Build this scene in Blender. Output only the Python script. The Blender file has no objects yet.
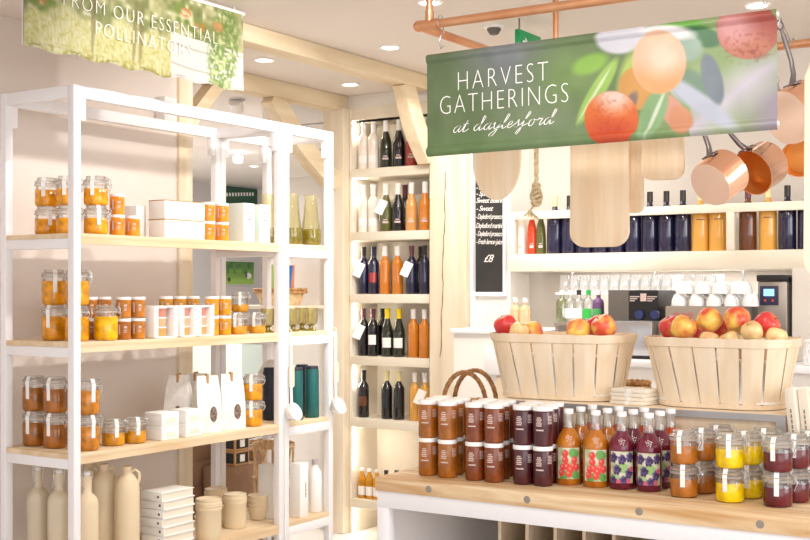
import bpy, bmesh, math, random
import numpy as np
from mathutils import Vector, Matrix
random.seed(7)
C = bpy.context.scene.collection
R = math.radians
PI = math.pi

# ------------------------------------------------------------------ camera
F, CX, CY, EYE = 1199.0, 405.0, 290.0, 1.5
COS, SIN = 0.8396, 0.5432
cd = bpy.data.cameras.new('camera'); cam = bpy.data.objects.new('camera', cd); C.objects.link(cam)
cam.location = (0, 0, EYE); cam.rotation_euler = (R(90), 0, R(32.9))
cd.sensor_width = 36; cd.lens = 36 * F / 810; cd.shift_y = 20 / 810; cd.clip_start = 0.05; cd.clip_end = 60
bpy.context.scene.camera = cam

# ------------------------------------------------------------------ light and exposure
vs = bpy.context.scene.view_settings
vs.view_transform = 'Standard'; vs.look = 'None'; vs.gamma = 1.0; vs.use_curve_mapping = False
vs.exposure = 0.5
w = bpy.data.worlds.new('world'); bpy.context.scene.world = w; w.use_nodes = True
w.node_tree.nodes['Background'].inputs[0].default_value = (1.0, 0.965, 0.95, 1)
w.node_tree.nodes['Background'].inputs[1].default_value = 0.72


def lamp(name, kind, loc, rot=(0, 0, 0), energy=10, color=(1, 0.9, 0.78), **kw):
    d = bpy.data.lights.new(name, kind); d.energy = energy; d.color = color
    for k, v in kw.items(): setattr(d, k, v)
    o = bpy.data.objects.new(name, d); o.location = loc; o.rotation_euler = rot; C.objects.link(o); return o


def aim(o, p):
    o.rotation_euler = (Vector(p) - o.location).to_track_quat('-Z', 'Y').to_euler()


# daylight from the shop front behind the camera
l = lamp('shopfront_daylight', 'AREA', (2.6, -1.0, 1.9), energy=50, color=(0.95, 0.95, 1.0), shape='RECTANGLE', size=4.5, size_y=2.2)
aim(l, (-2.6, 4.5, 1.3))
l = lamp('side_fill_light', 'AREA', (3.4, 3.2, 2.0), energy=55, color=(0.98, 0.98, 1.0), shape='RECTANGLE', size=3.0, size_y=1.6)  # added fill that whitens the aisle-facing sides; no window stands here
aim(l, (-3.0, 4.2, 1.3))
# track spots above the aisle
for k, (p, t, e) in enumerate([((-2.35, 3.5, 2.68), (-4.2, 3.9, 1.7), 45), ((-2.45, 4.5, 2.68), (-4.3, 4.5, 1.4), 38),
                               ((-1.3, 2.2, 2.7), (-1.9, 4.0, 1.0), 32), ((0.3, 2.2, 2.7), (-0.9, 4.0, 1.0), 32),
                               ((-2.6, 4.4, 2.7), (-3.6, 6.3, 1.1), 45), ((-1.0, 4.3, 2.7), (-1.5, 6.2, 1.6), 34)]):
    l = lamp('track_spot_light', 'SPOT', p, energy=e, color=(1, 0.95, 0.89), spot_size=R(85), spot_blend=0.6, shadow_soft_size=0.04)
    aim(l, t)
lamp('back_room_light', 'AREA', (-7.0, 7.0, 2.6), energy=105, color=(1, 0.95, 0.93), size=2.5)
l = lamp('bar_fill_light', 'AREA', (-1.6, 6.12, 1.598), energy=7, color=(1, 0.96, 0.9), shape='RECTANGLE', size=2.6, size_y=.08)  # fill added to lift the dark wall and glasses below the shelf
lamp('aisle_ceiling_light', 'AREA', (-3.0, 5.2, 2.6), energy=16, color=(1, 0.95, 0.88), size=1.2)


# ------------------------------------------------------------------ pixel helpers (rays of the photograph met with real planes)
def onY(px, Y):
    a = (px - CX) / F; z = Y / (SIN * a + COS); return z * (COS * a - SIN), z


def onX(px, X):
    a = (px - CX) / F; z = X / (COS * a - SIN); return z * (SIN * a + COS), z


def onZ(px, py, h):
    z = (EYE - h) * F / (py - CY); a = (px - CX) / F
    return z * (COS * a - SIN), z * (SIN * a + COS)


def hgt(py, z): return EYE + (CY - py) / F * z


def face(x, y): return math.atan2(-x, y)


# ------------------------------------------------------------------ materials
def lin(c):
    if isinstance(c, str):
        c = [int(c[i:i + 2], 16) / 255 for i in (0, 2, 4)]
    return tuple((v / 12.92 if v <= 0.04045 else ((v + 0.055) / 1.055) ** 2.4) for v in c) + (1,)


def M(name, col, rough=0.5, metal=0.0, coat=0.0, **kw):
    m = bpy.data.materials.new(name); m.use_nodes = True
    b = m.node_tree.nodes['Principled BSDF']
    b.inputs['Base Color'].default_value = lin(col); b.inputs['Roughness'].default_value = rough
    b.inputs['Metallic'].default_value = metal; b.inputs['Coat Weight'].default_value = coat
    for k, v in kw.items(): b.inputs[k].default_value = v
    return m


def noisy(name, c1, c2, scale=(8, 8, 8), rough=0.6, detail=4, bump=0.0, lo=0.35, hi=0.65, nscale=1.0, coat=0.0, distort=0.0):
    m = M(name, c1, rough, coat=coat); nt = m.node_tree; N = nt.nodes; L = nt.links; b = N['Principled BSDF']
    tc = N.new('ShaderNodeTexCoord'); mp = N.new('ShaderNodeMapping'); mp.inputs['Scale'].default_value = scale
    no = N.new('ShaderNodeTexNoise'); no.inputs['Scale'].default_value = nscale; no.inputs['Detail'].default_value = detail
    no.inputs['Distortion'].default_value = distort
    cr = N.new('ShaderNodeValToRGB'); cr.color_ramp.elements[0].position = lo; cr.color_ramp.elements[1].position = hi
    cr.color_ramp.elements[0].color = lin(c1); cr.color_ramp.elements[1].color = lin(c2)
    L.new(tc.outputs['Object'], mp.inputs['Vector']); L.new(mp.outputs[0], no.inputs['Vector'])
    L.new(no.outputs['Fac'], cr.inputs[0]); L.new(cr.outputs[0], b.inputs['Base Color'])
    if bump:
        bp = N.new('ShaderNodeBump'); bp.inputs['Strength'].default_value = bump; bp.inputs['Distance'].default_value = 0.01
        L.new(no.outputs['Fac'], bp.inputs['Height']); L.new(bp.outputs[0], b.inputs['Normal'])
    return m


def thin_glass(name, tint='ffffff', base=0.12, rough=0.03, body=0.0, bcol='ffffff'):
    m = bpy.data.materials.new(name); m.use_nodes = True; nt = m.node_tree; N = nt.nodes; L = nt.links
    N.remove(N['Principled BSDF'])
    tr = N.new('ShaderNodeBsdfTransparent'); tr.inputs[0].default_value = lin(tint)
    gl = N.new('ShaderNodeBsdfGlossy'); gl.inputs['Roughness'].default_value = rough
    lw = N.new('ShaderNodeLayerWeight'); lw.inputs[0].default_value = 0.25
    mr = N.new('ShaderNodeMapRange'); mr.inputs['To Min'].default_value = base; mr.inputs['To Max'].default_value = 0.75
    mx = N.new('ShaderNodeMixShader')
    L.new(lw.outputs['Fresnel'], mr.inputs['Value']); L.new(mr.outputs[0], mx.inputs[0])
    src = tr
    if body:
        tl = N.new('ShaderNodeBsdfTranslucent'); tl.inputs[0].default_value = lin(bcol); df = N.new('ShaderNodeBsdfDiffuse'); df.inputs[0].default_value = lin(bcol)
        m1 = N.new('ShaderNodeMixShader'); L.new(tl.outputs[0], m1.inputs[1]); L.new(df.outputs[0], m1.inputs[2])
        src = N.new('ShaderNodeMixShader'); src.inputs[0].default_value = body; L.new(tr.outputs[0], src.inputs[1]); L.new(m1.outputs[0], src.inputs[2])
    L.new(src.outputs[0], mx.inputs[1]); L.new(gl.outputs[0], mx.inputs[2]); L.new(mx.outputs[0], N['Material Output'].inputs[0])
    return m


def emit(name, col, s):
    m = M(name, col); b = m.node_tree.nodes['Principled BSDF']
    b.inputs['Emission Color'].default_value = lin(col); b.inputs['Emission Strength'].default_value = s; return m


def painted(name, rough=0.5):
    m = M(name, 'ffffff', rough); N = m.node_tree.nodes
    a = N.new('ShaderNodeVertexColor'); a.layer_name = 'Col'
    m.node_tree.links.new(a.outputs[0], N['Principled BSDF'].inputs['Base Color']); return m


WHITE = M('white_paint', 'f4f3f6', 0.45)
WALL = noisy('wall_paint', 'e3d8d0', 'e8ded7', (2, 2, 2), 0.85)
WALLW = M('wall_white', 'f3efe8', 0.8)
CEIL = M('ceiling_paint', 'e3d9d0', 0.9)
FLOOR = noisy('white_floor', 'f0ede9', 'f7f5f2', (3, 3, 3), 0.25)
OAK = noisy('pale_oak', 'e2d0b4', 'f0e5d0', (9, 9, 0.9), 0.65, 6, 0.15, distort=0.6)
OAKX = noisy('pale_oak_beam', 'd8c3a0', 'e8d8ba', (9, 0.9, 9), 0.65, 6, 0.15, distort=0.6)
SHELFW = noisy('shelf_pine', 'dcbf98', 'ecd8b8', (14, 1.4, 14), 0.55, 5, distort=0.5)
CABW = noisy('limed_shelf', 'e4d8c2', 'f0e8d8', (1.5, 10, 10), 0.6, 5, distort=0.4)
TABLEW = noisy('table_pine', 'c99c66', 'eed6b0', (1.6, 18, 18), 0.55, 6, 0.1, distort=1.2)
SPRUCE = noisy('thin_spruce', 'ead4b4', 'f4e4cb', (22, 22, 2.0), 0.7, 4, distort=0.5)
BEECH = noisy('beech_board', 'f0d6b0', 'f8e5c8', (30, 30, 2.5), 0.5, 5, distort=0.3)
COPPER = M('copper', 'fcc8a8', 0.2, 0.95)
COPIPE = noisy('aged_copper', 'd2946c', 'e2ae88', (6, 6, 6), 0.32); COPIPE.node_tree.nodes['Principled BSDF'].inputs['Metallic'].default_value = 0.85
COPIN = M('copper_inside', 'f2b060', 0.38, 0.6)
IRON = M('grey_iron', '8d888a', 0.35, 0.9)
STEEL = M('steel', 'c9c9cc', 0.25, 0.95)
STEELD = M('brushed_steel', 'a9a29b', 0.35, 0.8)
GLASS = thin_glass('clear_glass', 'fdfefd', 0.08, body=.06)
GLASSM = thin_glass('lid_glass', 'fafcfa', 0.14, body=.22)
OLIVE = thin_glass('olive_glass', 'dcd060', 0.1, body=.45, bcol='b4a830')
OLIVET = thin_glass('olive_glass_pale', 'f6f2dc', 0.1, body=.14, bcol='e2d890')
LIDW = M('white_lid', 'f6f5f4', 0.35, coat=0.3)
PAPER = M('white_paper', 'f7f5f2', 0.75)
CREAMP = M('cream_paper', 'efe6d6', 0.8)
INK = M('pale_print', 'd2bcb4', 0.6)
INKG = M('grey_print', '8f8880', 0.7)
RUBBER = thin_glass('seal_ring', 'fbf8f2', .12, .2, .5, 'f6f2ec')
WIRE = M('clip_wire', 'd2d2d4', 0.25, 0.9)
JAM = {'amber': 'a5601c', 'rust': '82401c', 'plum': '4c1c22', 'orange': 'e88c1a', 'honey': 'ea9a08', 'yellow': 'f0b000', 'gold': 'dc9410',
       'caramel': 'bc741e', 'marmalade': 'c98a18', 'berry': '5e121c', 'mango': 'f4c400', 'spice': 'ac6820', 'chestnut': 'bc7616', 'darkhoney': 'a0601a'}
JM = {}
for k, v in JAM.items():
    r, g, b_ = [int(v[i:i + 2], 16) / 255 for i in (0, 2, 4)]
    JM[k] = noisy('preserve_' + k, [min(1, q * 0.86) for q in (r, g, b_)], [min(1, q * 1.12) for q in (r, g, b_)], (28, 28, 28), 0.2, 3, coat=0.25)
DARKG = M('dark_green_glass', '25291c', 0.08, coat=0.5)
GREENG = M('olive_green_glass', '5b5a2a', 0.08, coat=0.5)
BLACKG = M('black_glass', '17151a', 0.1, coat=0.5)
NAVYG = M('navy_wine', '1d1b3a', 0.1, coat=0.5)
ROSEG = M('rose_wine', 'd39a58', 0.08, coat=0.5)
ORANGEG = M('orange_wine', 'cc7a20', 0.08, coat=0.5)
PALEG = M('pale_wine', 'f6ebe0', 0.1, coat=0.5)
ROSEP = M('rose_pale', 'dcb88c', 0.1, coat=0.5)
REDG = M('red_drink', 'a03028', 0.1, coat=0.5)
AMBERG = M('amber_drink', 'dfa448', 0.08, coat=0.5)
BROWNG = M('brown_drink', '6a3a20', 0.1, coat=0.5)
SCARLET = M('scarlet_drink', 'd8401c', 0.1, coat=0.5)
CAPB = M('black_cap', '2a2622', 0.4)
CAPW = M('white_cap', 'f2eeea', 0.35)
CAPY = M('yellow_cap', 'f2d21a', 0.35)
CAPC = M('cream_cap', 'e9dca0', 0.4)
CAPM = M('plum_cap', '6a3a44', 0.35)
NAVY = M('navy', '2a2c48', 0.5)
TEAL = noisy('teal_card', '0f4a50', '1c6a68', (30, 30, 3), 0.5)
DNAVY = M('dark_canister', '20283a', 0.5)
STONE = M('cream_stoneware', 'e6d3b2', 0.5)
STONEG = M('glazed_stoneware', 'd9cbb2', 0.22, coat=0.3)
KRAFT = noisy('kraft', 'b58a5a', 'c69a68', (10, 10, 10), 0.8)
BROWN = noisy('brown_card', '86664e', '94735a', (10, 10, 10), 0.8)
WICK = noisy('wicker', 'a97a48', 'd0a26a', (60, 60, 25), 0.7, 2, 0.5)
WICKL = noisy('pale_wicker', 'd2a878', 'ecd0a4', (60, 60, 25), 0.7, 2, 0.5)
SLATE = noisy('chalkboard', '2b2928', '373432', (6, 6, 6), 0.8)
CHALK = M('chalk', 'efebe6', 0.9)
BLACK = M('black_plastic', '1b1a1c', 0.35)
DGREY = M('dark_grey', '5d564f', 0.5)
WARMG = M('warm_grey', '9a8d80', 0.5)
LED = emit('led', 'fff4e4', 45.0)
LAMPE = emit('lamp_face', 'fffaf2', 9.0)
ROPE = noisy('hemp_rope', 'd6c29a', 'ecdcb8', (90, 90, 60), 0.9, 2, 0.6)
BANNERM = painted('banner_print', 0.45)
LABELM = painted('label_print', 0.6)
CLOTHW = noisy('crumpled_white', 'efeae4', 'faf8f5', (20, 20, 20), 0.85, 4, 0.6)


def apple_mat(name, red, yel, lo, hi):
    m = M(name, red, 0.32, coat=0.25); nt = m.node_tree; N = nt.nodes; L = nt.links
    tc = N.new('ShaderNodeTexCoord'); no = N.new('ShaderNodeTexNoise'); no.inputs['Scale'].default_value = 17; no.inputs['Detail'].default_value = 3
    oi = N.new('ShaderNodeObjectInfo'); ad = N.new('ShaderNodeVectorMath'); ad.operation = 'ADD'
    cr = N.new('ShaderNodeValToRGB'); cr.color_ramp.elements[0].position = lo; cr.color_ramp.elements[1].position = hi
    cr.color_ramp.elements[0].color = lin(yel); cr.color_ramp.elements[1].color = lin(red)
    L.new(tc.outputs['Object'], ad.inputs[0]); L.new(oi.outputs['Location'], ad.inputs[1]); L.new(ad.outputs[0], no.inputs['Vector'])
    L.new(no.outputs['Fac'], cr.inputs[0]); L.new(cr.outputs[0], N['Principled BSDF'].inputs['Base Color']); return m


APR = apple_mat('apple_red', 'd8383a', 'f0a050', 0.3, 0.5)
APY = apple_mat('apple_blush', 'e65a3c', 'f6cf60', 0.4, 0.62)
APP = apple_mat('apple_pale', 'efa070', 'f4dc9c', 0.45, 0.75)


# ------------------------------------------------------------------ mesh helpers
def box(bm, x0, x1, y0, y1, z0, z1, bev=0.0):
    vs_ = [bm.verts.new((x, y, z)) for z in (z0, z1) for y in (y0, y1) for x in (x0, x1)]
    fs = [bm.faces.new([vs_[i] for i in q]) for q in ((0, 2, 3, 1), (4, 5, 7, 6), (0, 1, 5, 4), (2, 6, 7, 3), (0, 4, 6, 2), (1, 3, 7, 5))]
    if bev:
        es = list({e for f in fs for e in f.edges})
        bmesh.ops.bevel(bm, geom=es, offset=bev, segments=2, affect='EDGES', profile=0.5)
    return vs_


def lathe(bm, prof, n=20, mat=None):
    rings = []
    for r, z in prof:
        if r < 1e-6: rings.append([bm.verts.new((0, 0, z))])
        else: rings.append([bm.verts.new((r * math.cos(2 * PI * i / n), r * math.sin(2 * PI * i / n), z)) for i in range(n)])
    for a, b in zip(rings, rings[1:]):
        for i in range(n):
            j = (i + 1) % n
            if len(a) == 1 and len(b) == 1: continue
            if len(a) == 1: bm.faces.new((a[0], b[j], b[i]))
            elif len(b) == 1: bm.faces.new((a[i], a[j], b[0]))
            else: bm.faces.new((a[i], a[j], b[j], b[i]))


def tube(bm, pts, r, n=8, closed=False):
    pts = [Vector(p) for p in pts]; N_ = len(pts); rings = []; up = None
    for i, p in enumerate(pts):
        if closed: t = (pts[(i + 1) % N_] - pts[i - 1]).normalized()
        else: t = (pts[min(i + 1, N_ - 1)] - pts[max(i - 1, 0)]).normalized()
        if up is None:
            up = Vector((0, 0, 1)) if abs(t.z) < 0.9 else Vector((1, 0, 0))
        u = (up - t * up.dot(t)).normalized(); v = t.cross(u); up = u
        rr = r[i] if isinstance(r, (list, tuple)) else r
        rings.append([bm.verts.new(p + (u * math.cos(2 * PI * k / n) + v * math.sin(2 * PI * k / n)) * rr) for k in range(n)])
    seq = list(zip(rings, rings[1:])) + ([(rings[-1], rings[0])] if closed else [])
    for a, b in seq:
        for k in range(n):
            j = (k + 1) % n; bm.faces.new((a[k], a[j], b[j], b[k]))
    if not closed:
        bm.faces.new(rings[0][::-1]); bm.faces.new(rings[-1])


def prism(bm, poly, z0, z1):
    a = [bm.verts.new((x, y, z0)) for x, y in poly]; b = [bm.verts.new((x, y, z1)) for x, y in poly]
    bm.faces.new(a[::-1]); bm.faces.new(b); n = len(poly)
    for i in range(n):
        j = (i + 1) % n; bm.faces.new((a[i], a[j], b[j], b[i]))


def rrect(w, h, r, n=5):
    out = []
    for cx, cy, a0 in ((w / 2 - r, h / 2 - r, 0), (-w / 2 + r, h / 2 - r, 90), (-w / 2 + r, -h / 2 + r, 180), (w / 2 - r, -h / 2 + r, 270)):
        for i in range(n + 1):
            a = R(a0 + 90 * i / n); out.append((cx + r * math.cos(a), cy + r * math.sin(a)))
    return out


def xf(bm, mat, verts=None): bmesh.ops.transform(bm, matrix=mat, verts=verts or bm.verts)


def mk(name, fill, mat=None, smooth=40):
    bm = bmesh.new(); fill(bm)
    bmesh.ops.recalc_face_normals(bm, faces=bm.faces)
    me = bpy.data.meshes.new(name); bm.to_mesh(me); bm.free()
    if smooth:
        me.polygons.foreach_set('use_smooth', [True] * len(me.polygons)); me.set_sharp_from_angle(angle=R(smooth))
    if mat: me.materials.append(mat)
    return me


def ob(name, me, parent=None, loc=(0, 0, 0), rot=(0, 0, 0), mat=None):
    o = bpy.data.objects.new(name, me); C.objects.link(o); o.location = loc; o.rotation_euler = rot
    if parent: o.parent = parent
    if mat:
        if not me.materials: me.materials.append(mat)
        elif me.materials[0] != mat:
            o.material_slots[0].link = 'OBJECT'; o.material_slots[0].material = mat
    return o


def tag(o, label, cat, group=None):
    o['label'] = label; o['category'] = cat
    if group: o['group'] = group
    return o


def thing(name, label, cat, loc=(0, 0, 0), rot=0, group=None):
    o = bpy.data.objects.new(name, None); C.objects.link(o); o.location = loc
    o.rotation_euler = rot if isinstance(rot, tuple) else (0, 0, rot); o.empty_display_size = 0.05
    return tag(o, label, cat, group)


def struct(name, fill, mat, smooth=0):
    o = ob(name, mk(name, fill, mat, smooth)); o['kind'] = 'structure'; return o


def inst(kind, label, cat, loc, rot=0, group=None, mats=None, skip=(), name=None):
    """kind: list of (part name, mesh, material, sub-parts)"""
    t = thing(name or kind[0], label, cat, loc, rot, group); mats = mats or {}
    for part, me, mat, subs in kind[1]:
        if part in skip: continue
        p = ob(part, me, t, mat=mats.get(part, mat))
        for sp, sme, smat in subs:
            if sp in skip: continue
            ob(sp, sme, p, mat=mats.get(sp, smat))
    return t


ORD = ['first', 'second', 'third', 'fourth', 'fifth', 'sixth', 'seventh', 'eighth', 'ninth', 'tenth', 'eleventh', 'twelfth', 'thirteenth', 'fourteenth',
       'fifteenth', 'sixteenth', 'seventeenth', 'eighteenth', 'nineteenth', 'twentieth', 'twenty-first', 'twenty-second']


def text_mesh(name, body, size, spacing=1.0, shear=0.0, ext=0.0008, align='CENTER', offset=0.0, line=1.0):
    cu = bpy.data.curves.new(name, 'FONT'); cu.body = body; cu.size = size; cu.space_character = spacing; cu.shear = shear
    cu.extrude = ext; cu.align_x = align; cu.offset = offset; cu.space_line = line; cu.resolution_u = 3
    o = bpy.data.objects.new(name, cu); C.objects.link(o)
    dg = bpy.context.evaluated_depsgraph_get(); me = bpy.data.meshes.new_from_object(o.evaluated_get(dg))
    bpy.data.objects.remove(o); bpy.data.curves.remove(cu); me.materials.clear(); return me


def grid_mesh(name, nx, ny, pos, colour, mat, dye=1.0):
    """a sheet of nx x ny cells; pos(u,v)->xyz, colour: array (ny,nx,3) sRGB printed on it, one colour per cell corner"""
    us = np.linspace(0, 1, nx); vs_ = np.linspace(0, 1, ny)
    verts = [pos(u, v) for v in vs_ for u in us]
    faces = [(j * nx + i, j * nx + i + 1, (j + 1) * nx + i + 1, (j + 1) * nx + i) for j in range(ny - 1) for i in range(nx - 1)]
    me = bpy.data.meshes.new(name); me.from_pydata(verts, [], faces); me.update()
    at = me.color_attributes.new('Col', 'FLOAT_COLOR', 'POINT')
    c = np.clip(colour, 0, 1); c = np.where(c <= 0.04045, c / 12.92, ((c + 0.055) / 1.055) ** 2.4)
    c = c * dye; c = np.concatenate([c, np.ones(c.shape[:2] + (1,))], axis=2).astype(np.float32)
    at.data.foreach_set('color', c.reshape(-1)); me.materials.append(mat)
    me.polygons.foreach_set('use_smooth', [True] * len(me.polygons)); return me


def hx(s): return np.array([int(s[i:i + 2], 16) / 255 for i in (0, 2, 4)])


def vnoise(ny, nx, cell, seed):
    rng = np.random.default_rng(seed); gy, gx = int(ny / cell) + 3, int(nx / cell) + 3
    g = rng.random((gy, gx)); y = np.arange(ny) / cell; x = np.arange(nx) / cell
    yi, xi = y.astype(int), x.astype(int); fy, fx = (y - yi)[:, None], (x - xi)[None, :]
    fy, fx = fy * fy * (3 - 2 * fy), fx * fx * (3 - 2 * fx)
    a, b = g[np.ix_(yi, xi)], g[np.ix_(yi, xi + 1)]; c_, d = g[np.ix_(yi + 1, xi)], g[np.ix_(yi + 1, xi + 1)]
    return (a * (1 - fx) + b * fx) * (1 - fy) + (c_ * (1 - fx) + d * fx) * fy


def blend(img, mask, col): img[:] = img * (1 - mask[..., None]) + np.asarray(col) * mask[..., None]


def ell(X, Y, cx, cy, rx, ry, ang=0, soft=0.12):
    a = R(ang); dx, dy = X - cx, Y - cy; u = (dx * math.cos(a) + dy * math.sin(a)) / rx; v = (-dx * math.sin(a) + dy * math.cos(a)) / ry
    return np.clip((1 - np.sqrt(u * u + v * v)) / soft + 0.5, 0, 1)


# ================================================================== THE SETTING
RX0, RX1 = -4.17, -3.72            # the white rack
WX = -4.33                         # wall behind the rack
WY = 6.03                          # back wall
struct('floor', lambda b: box(b, -13, 3, -3, 16, -0.1, 0), FLOOR)
struct('ceiling', lambda b: box(b, -3.74, 3, -1, 6.6, 2.75, 2.85), CEIL)
struct('ceiling_back', lambda b: box(b, -13, -3.74, -1, 16, 2.70, 2.85), CEIL)
struct('wall_left', lambda b: box(b, WX - 0.12, WX, -0.5, 4.534, 0, 2.70), WALL)
struct('wall_far', lambda b: box(b, -9.2, -9.1, 4.0, 16, 0, 2.7), M('far_wall', 'd6d0ce', 0.8))
struct('wall_far_end', lambda b: box(b, -9.2, -5.0, 12.0, 12.1, 0, 2.7), M('far_end_wall', 'cfc8c4', 0.8))
struct('wall_back', lambda b: box(b, -5.0, -4.42, WY, WY + 0.1, 0, 2.70), WALLW)
x350, _ = onY(350, WY); x429, _ = onY(430, WY)
struct('wall_bar', lambda b: box(b, -3.62, 3, 6.32, 6.42, 0, 2.75), M('bar_wall', 'd2cac1', 0.85))
struct('wall_over_wine', lambda b: box(b, x350 - 0.05, -3.55, WY + 0.02, WY + 0.1, hgt(117, 7.24), 2.75), WALLW)


def cladding(b):
    for k in range(3):
        z0 = 2.215 + k * 0.165; box(b, -4.98, -4.44, WY - 0.03, WY - 0.002, z0, min(z0 + 0.16, 2.695), 0.003)


struct('trim_1', cladding, WALLW)
# timber posts
xp0, _ = onY(329, WY); xp1, _ = onY(349, WY)
struct('trim_2', lambda b: box(b, xp0, xp1, WY - 0.06, WY + 0.08, 0, 2.62, 0.006), OAK)
xq0, _ = onY(430, WY - .04); xq1, _ = onY(467, WY - .04)
struct('trim_3', lambda b: box(b, xq0, xq1, WY - 0.05, WY + 0.14, 0, 2.74, 0.008), OAK)
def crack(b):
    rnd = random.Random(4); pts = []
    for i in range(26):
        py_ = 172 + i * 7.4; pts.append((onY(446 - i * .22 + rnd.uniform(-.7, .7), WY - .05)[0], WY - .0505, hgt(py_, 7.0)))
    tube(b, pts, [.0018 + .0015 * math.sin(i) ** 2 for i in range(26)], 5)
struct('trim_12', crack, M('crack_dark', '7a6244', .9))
xw1, _ = onY(473, WY)
struct('trim_4', lambda b: box(b, xq1 + 0.002, xw1, WY - 0.01, WY + 0.29, 0, 2.74, 0.004), WHITE)
xw2, _ = onY(512, WY + 0.07)
struct('wall_board', lambda b: box(b, xw1 + 0.001, xw2, WY + 0.05, WY + 0.29, 0, 2.74), WALLW)
struct('trim_5', lambda b: box(b, WX - 0.14, WX + 0.02, 4.535, 4.635, 0, 2.60, 0.006), OAK)
# beams along the shop
struct('trim_6', lambda b: box(b, -3.79, -3.67, 0, WY - 0.06, 2.665, 2.75, 0.008), OAKX)
struct('trim_7', lambda b: box(b, -4.45, -4.33, 4.535, WY + 0.02, 2.605, 2.70, 0.006), OAKX)


def brace(y0, z0, y1, z1, x0, x1, wd, bow):
    def f(b):
        n = 12; A = Vector((y0, z0)); B = Vector((y1, z1)); d = (B - A).normalized(); nrm = Vector((-d.y, d.x)); L_, R_ = [], []
        for i in range(n + 1):
            t = i / n; p = A.lerp(B, t) + nrm * bow * math.sin(PI * t); L_.append(p + nrm * wd / 2); R_.append(p - nrm * wd / 2)
        poly = L_ + R_[::-1]
        prism(b, [(p.x, p.y) for p in poly], x0, x1)
        for v in b.verts: v.co = Vector((v.co.z, v.co.x, v.co.y))
    return f


struct('trim_8', brace(5.36, 2.62, 5.98, 2.16, -4.43, -4.35, 0.12, -0.04), OAKX)
struct('trim_9', brace(5.73, 2.69, 6.0, 2.27, -3.76, -3.68, 0.12, -0.03), OAKX)
struct('trim_10', brace(4.9, 2.62, 4.59, 2.3, -4.43, -4.35, 0.07, 0.0), OAKX)

# ceiling fittings
DL = [('recessed downlight beyond the timber beam, before the wine cabinet', *onZ(390, 47, 2.75), 2.75),
      ('recessed downlight between the two beams, toward the wine cabinet', *onZ(350, 84, 2.70), 2.70),
      ('recessed downlight between the two beams, beside the pollinators banner', *onZ(264, 59.5, 2.70), 2.70),
      ('recessed downlight over the bar, above the plum on the green banner', *onZ(757, 5, 2.75), 2.75),
      ('small recessed downlight in the room behind, deepest in its ceiling', *onZ(254, 166, 2.70), 2.70),
      ('recessed downlight just above the copper frame corner', *onZ(430, 2, 2.75), 2.75)]
rim = mk('rim', lambda b: lathe(b, [(0.042, -0.002), (0.046, -0.007), (0.056, -0.005), (0.057, 0)], 24), CAPW)
lens = mk('lens', lambda b: lathe(b, [(0, -0.003), (0.042, -0.003), (0.042, 0)], 24), LAMPE)
for lab, x, y, z in DL:
    t = thing('downlight', lab, 'ceiling light', (x, y, z), 0, 'recessed downlights'); ob('rim', rim, t); ob('lens', lens, t)
x, y = onZ(494, 26, 2.75)
t = thing('ceiling_sensor', 'small dark dome sensor on the ceiling above the green banner', 'sensor', (x, y, 2.75))
ob('dome', mk('dome', lambda b: lathe(b, [(0, -0.045), (0.02, -0.04), (0.032, -0.022), (0.034, -0.012)], 20), DGREY), t)
ob('base', mk('base', lambda b: lathe(b, [(0.034, -0.012), (0.048, -0.01), (0.048, 0)], 20), CAPW), t)
x, y = onZ(238, 152, 2.70)
t = thing('spotlight', 'bright round spotlight in the room behind, above the green sign', 'spotlight', (x, y, 2.70))
ob('lamp_head', mk('lamp_head', lambda b: lathe(b, [(0, -0.1), (0.038, -0.09), (0.042, -0.04), (0.02, -0.03)], 20), LAMPE), t)
ob('bracket', mk('bracket', lambda b: lathe(b, [(0.015, -0.04), (0.015, 0)], 12), WHITE), t)
x, y = onZ(237, 99, 2.70)
t = thing('spotlight', 'swivelling ceiling spotlight under the tail of the pollinators banner', 'spotlight', (x, y, 2.70), 0.5)
ob('lamp_head', mk('lamp_head', lambda b: (lathe(b, [(0, -0.03), (0.04, -0.03), (0.045, 0.05), (0, 0.055)], 20), xf(b, Matrix.Translation((0, 0, -0.05)) @ Matrix.Rotation(R(50), 4, 'X'))), CAPW), t)
ob('bracket', mk('bracket', lambda b: lathe(b, [(0.05, -0.008), (0.05, 0), (0.012, 0)], 16), WHITE), t)
# exit sign
x, z = onY(528, 5.0)
t = thing('exit_sign', 'green hanging exit sign half hidden behind the green banner', 'sign', (x, 5.0, hgt(45, z)), R(90))
ob('panel', mk('panel', lambda b: box(b, -0.11, 0.11, -0.012, 0.012, -0.055, 0.055, 0.003), M('sign_green', '109a5a', 0.4)), t)


def arrow(b):
    prism(b, [(-0.075, -0.008), (-0.05, -0.008), (-0.05, -0.025), (-0.02, 0.0), (-0.05, 0.025), (-0.05, 0.008), (-0.075, 0.008)], 0.0122, 0.0135)
    xf(b, Matrix.Rotation(R(90), 4, 'X'))


ob('arrow', mk('arrow', arrow, CAPW), t)
ob('rod', mk('rod', lambda b: box(b, -0.09, -0.085, -0.003, 0.003, 0.055, 2.75 - hgt(45, z)), IRON), t)

# ================================================================== WHITE RACKS
SZ = [1.730, 1.290, 0.840, 0.344]         # shelf tops
RT = 2.325                                # rack top


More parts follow.
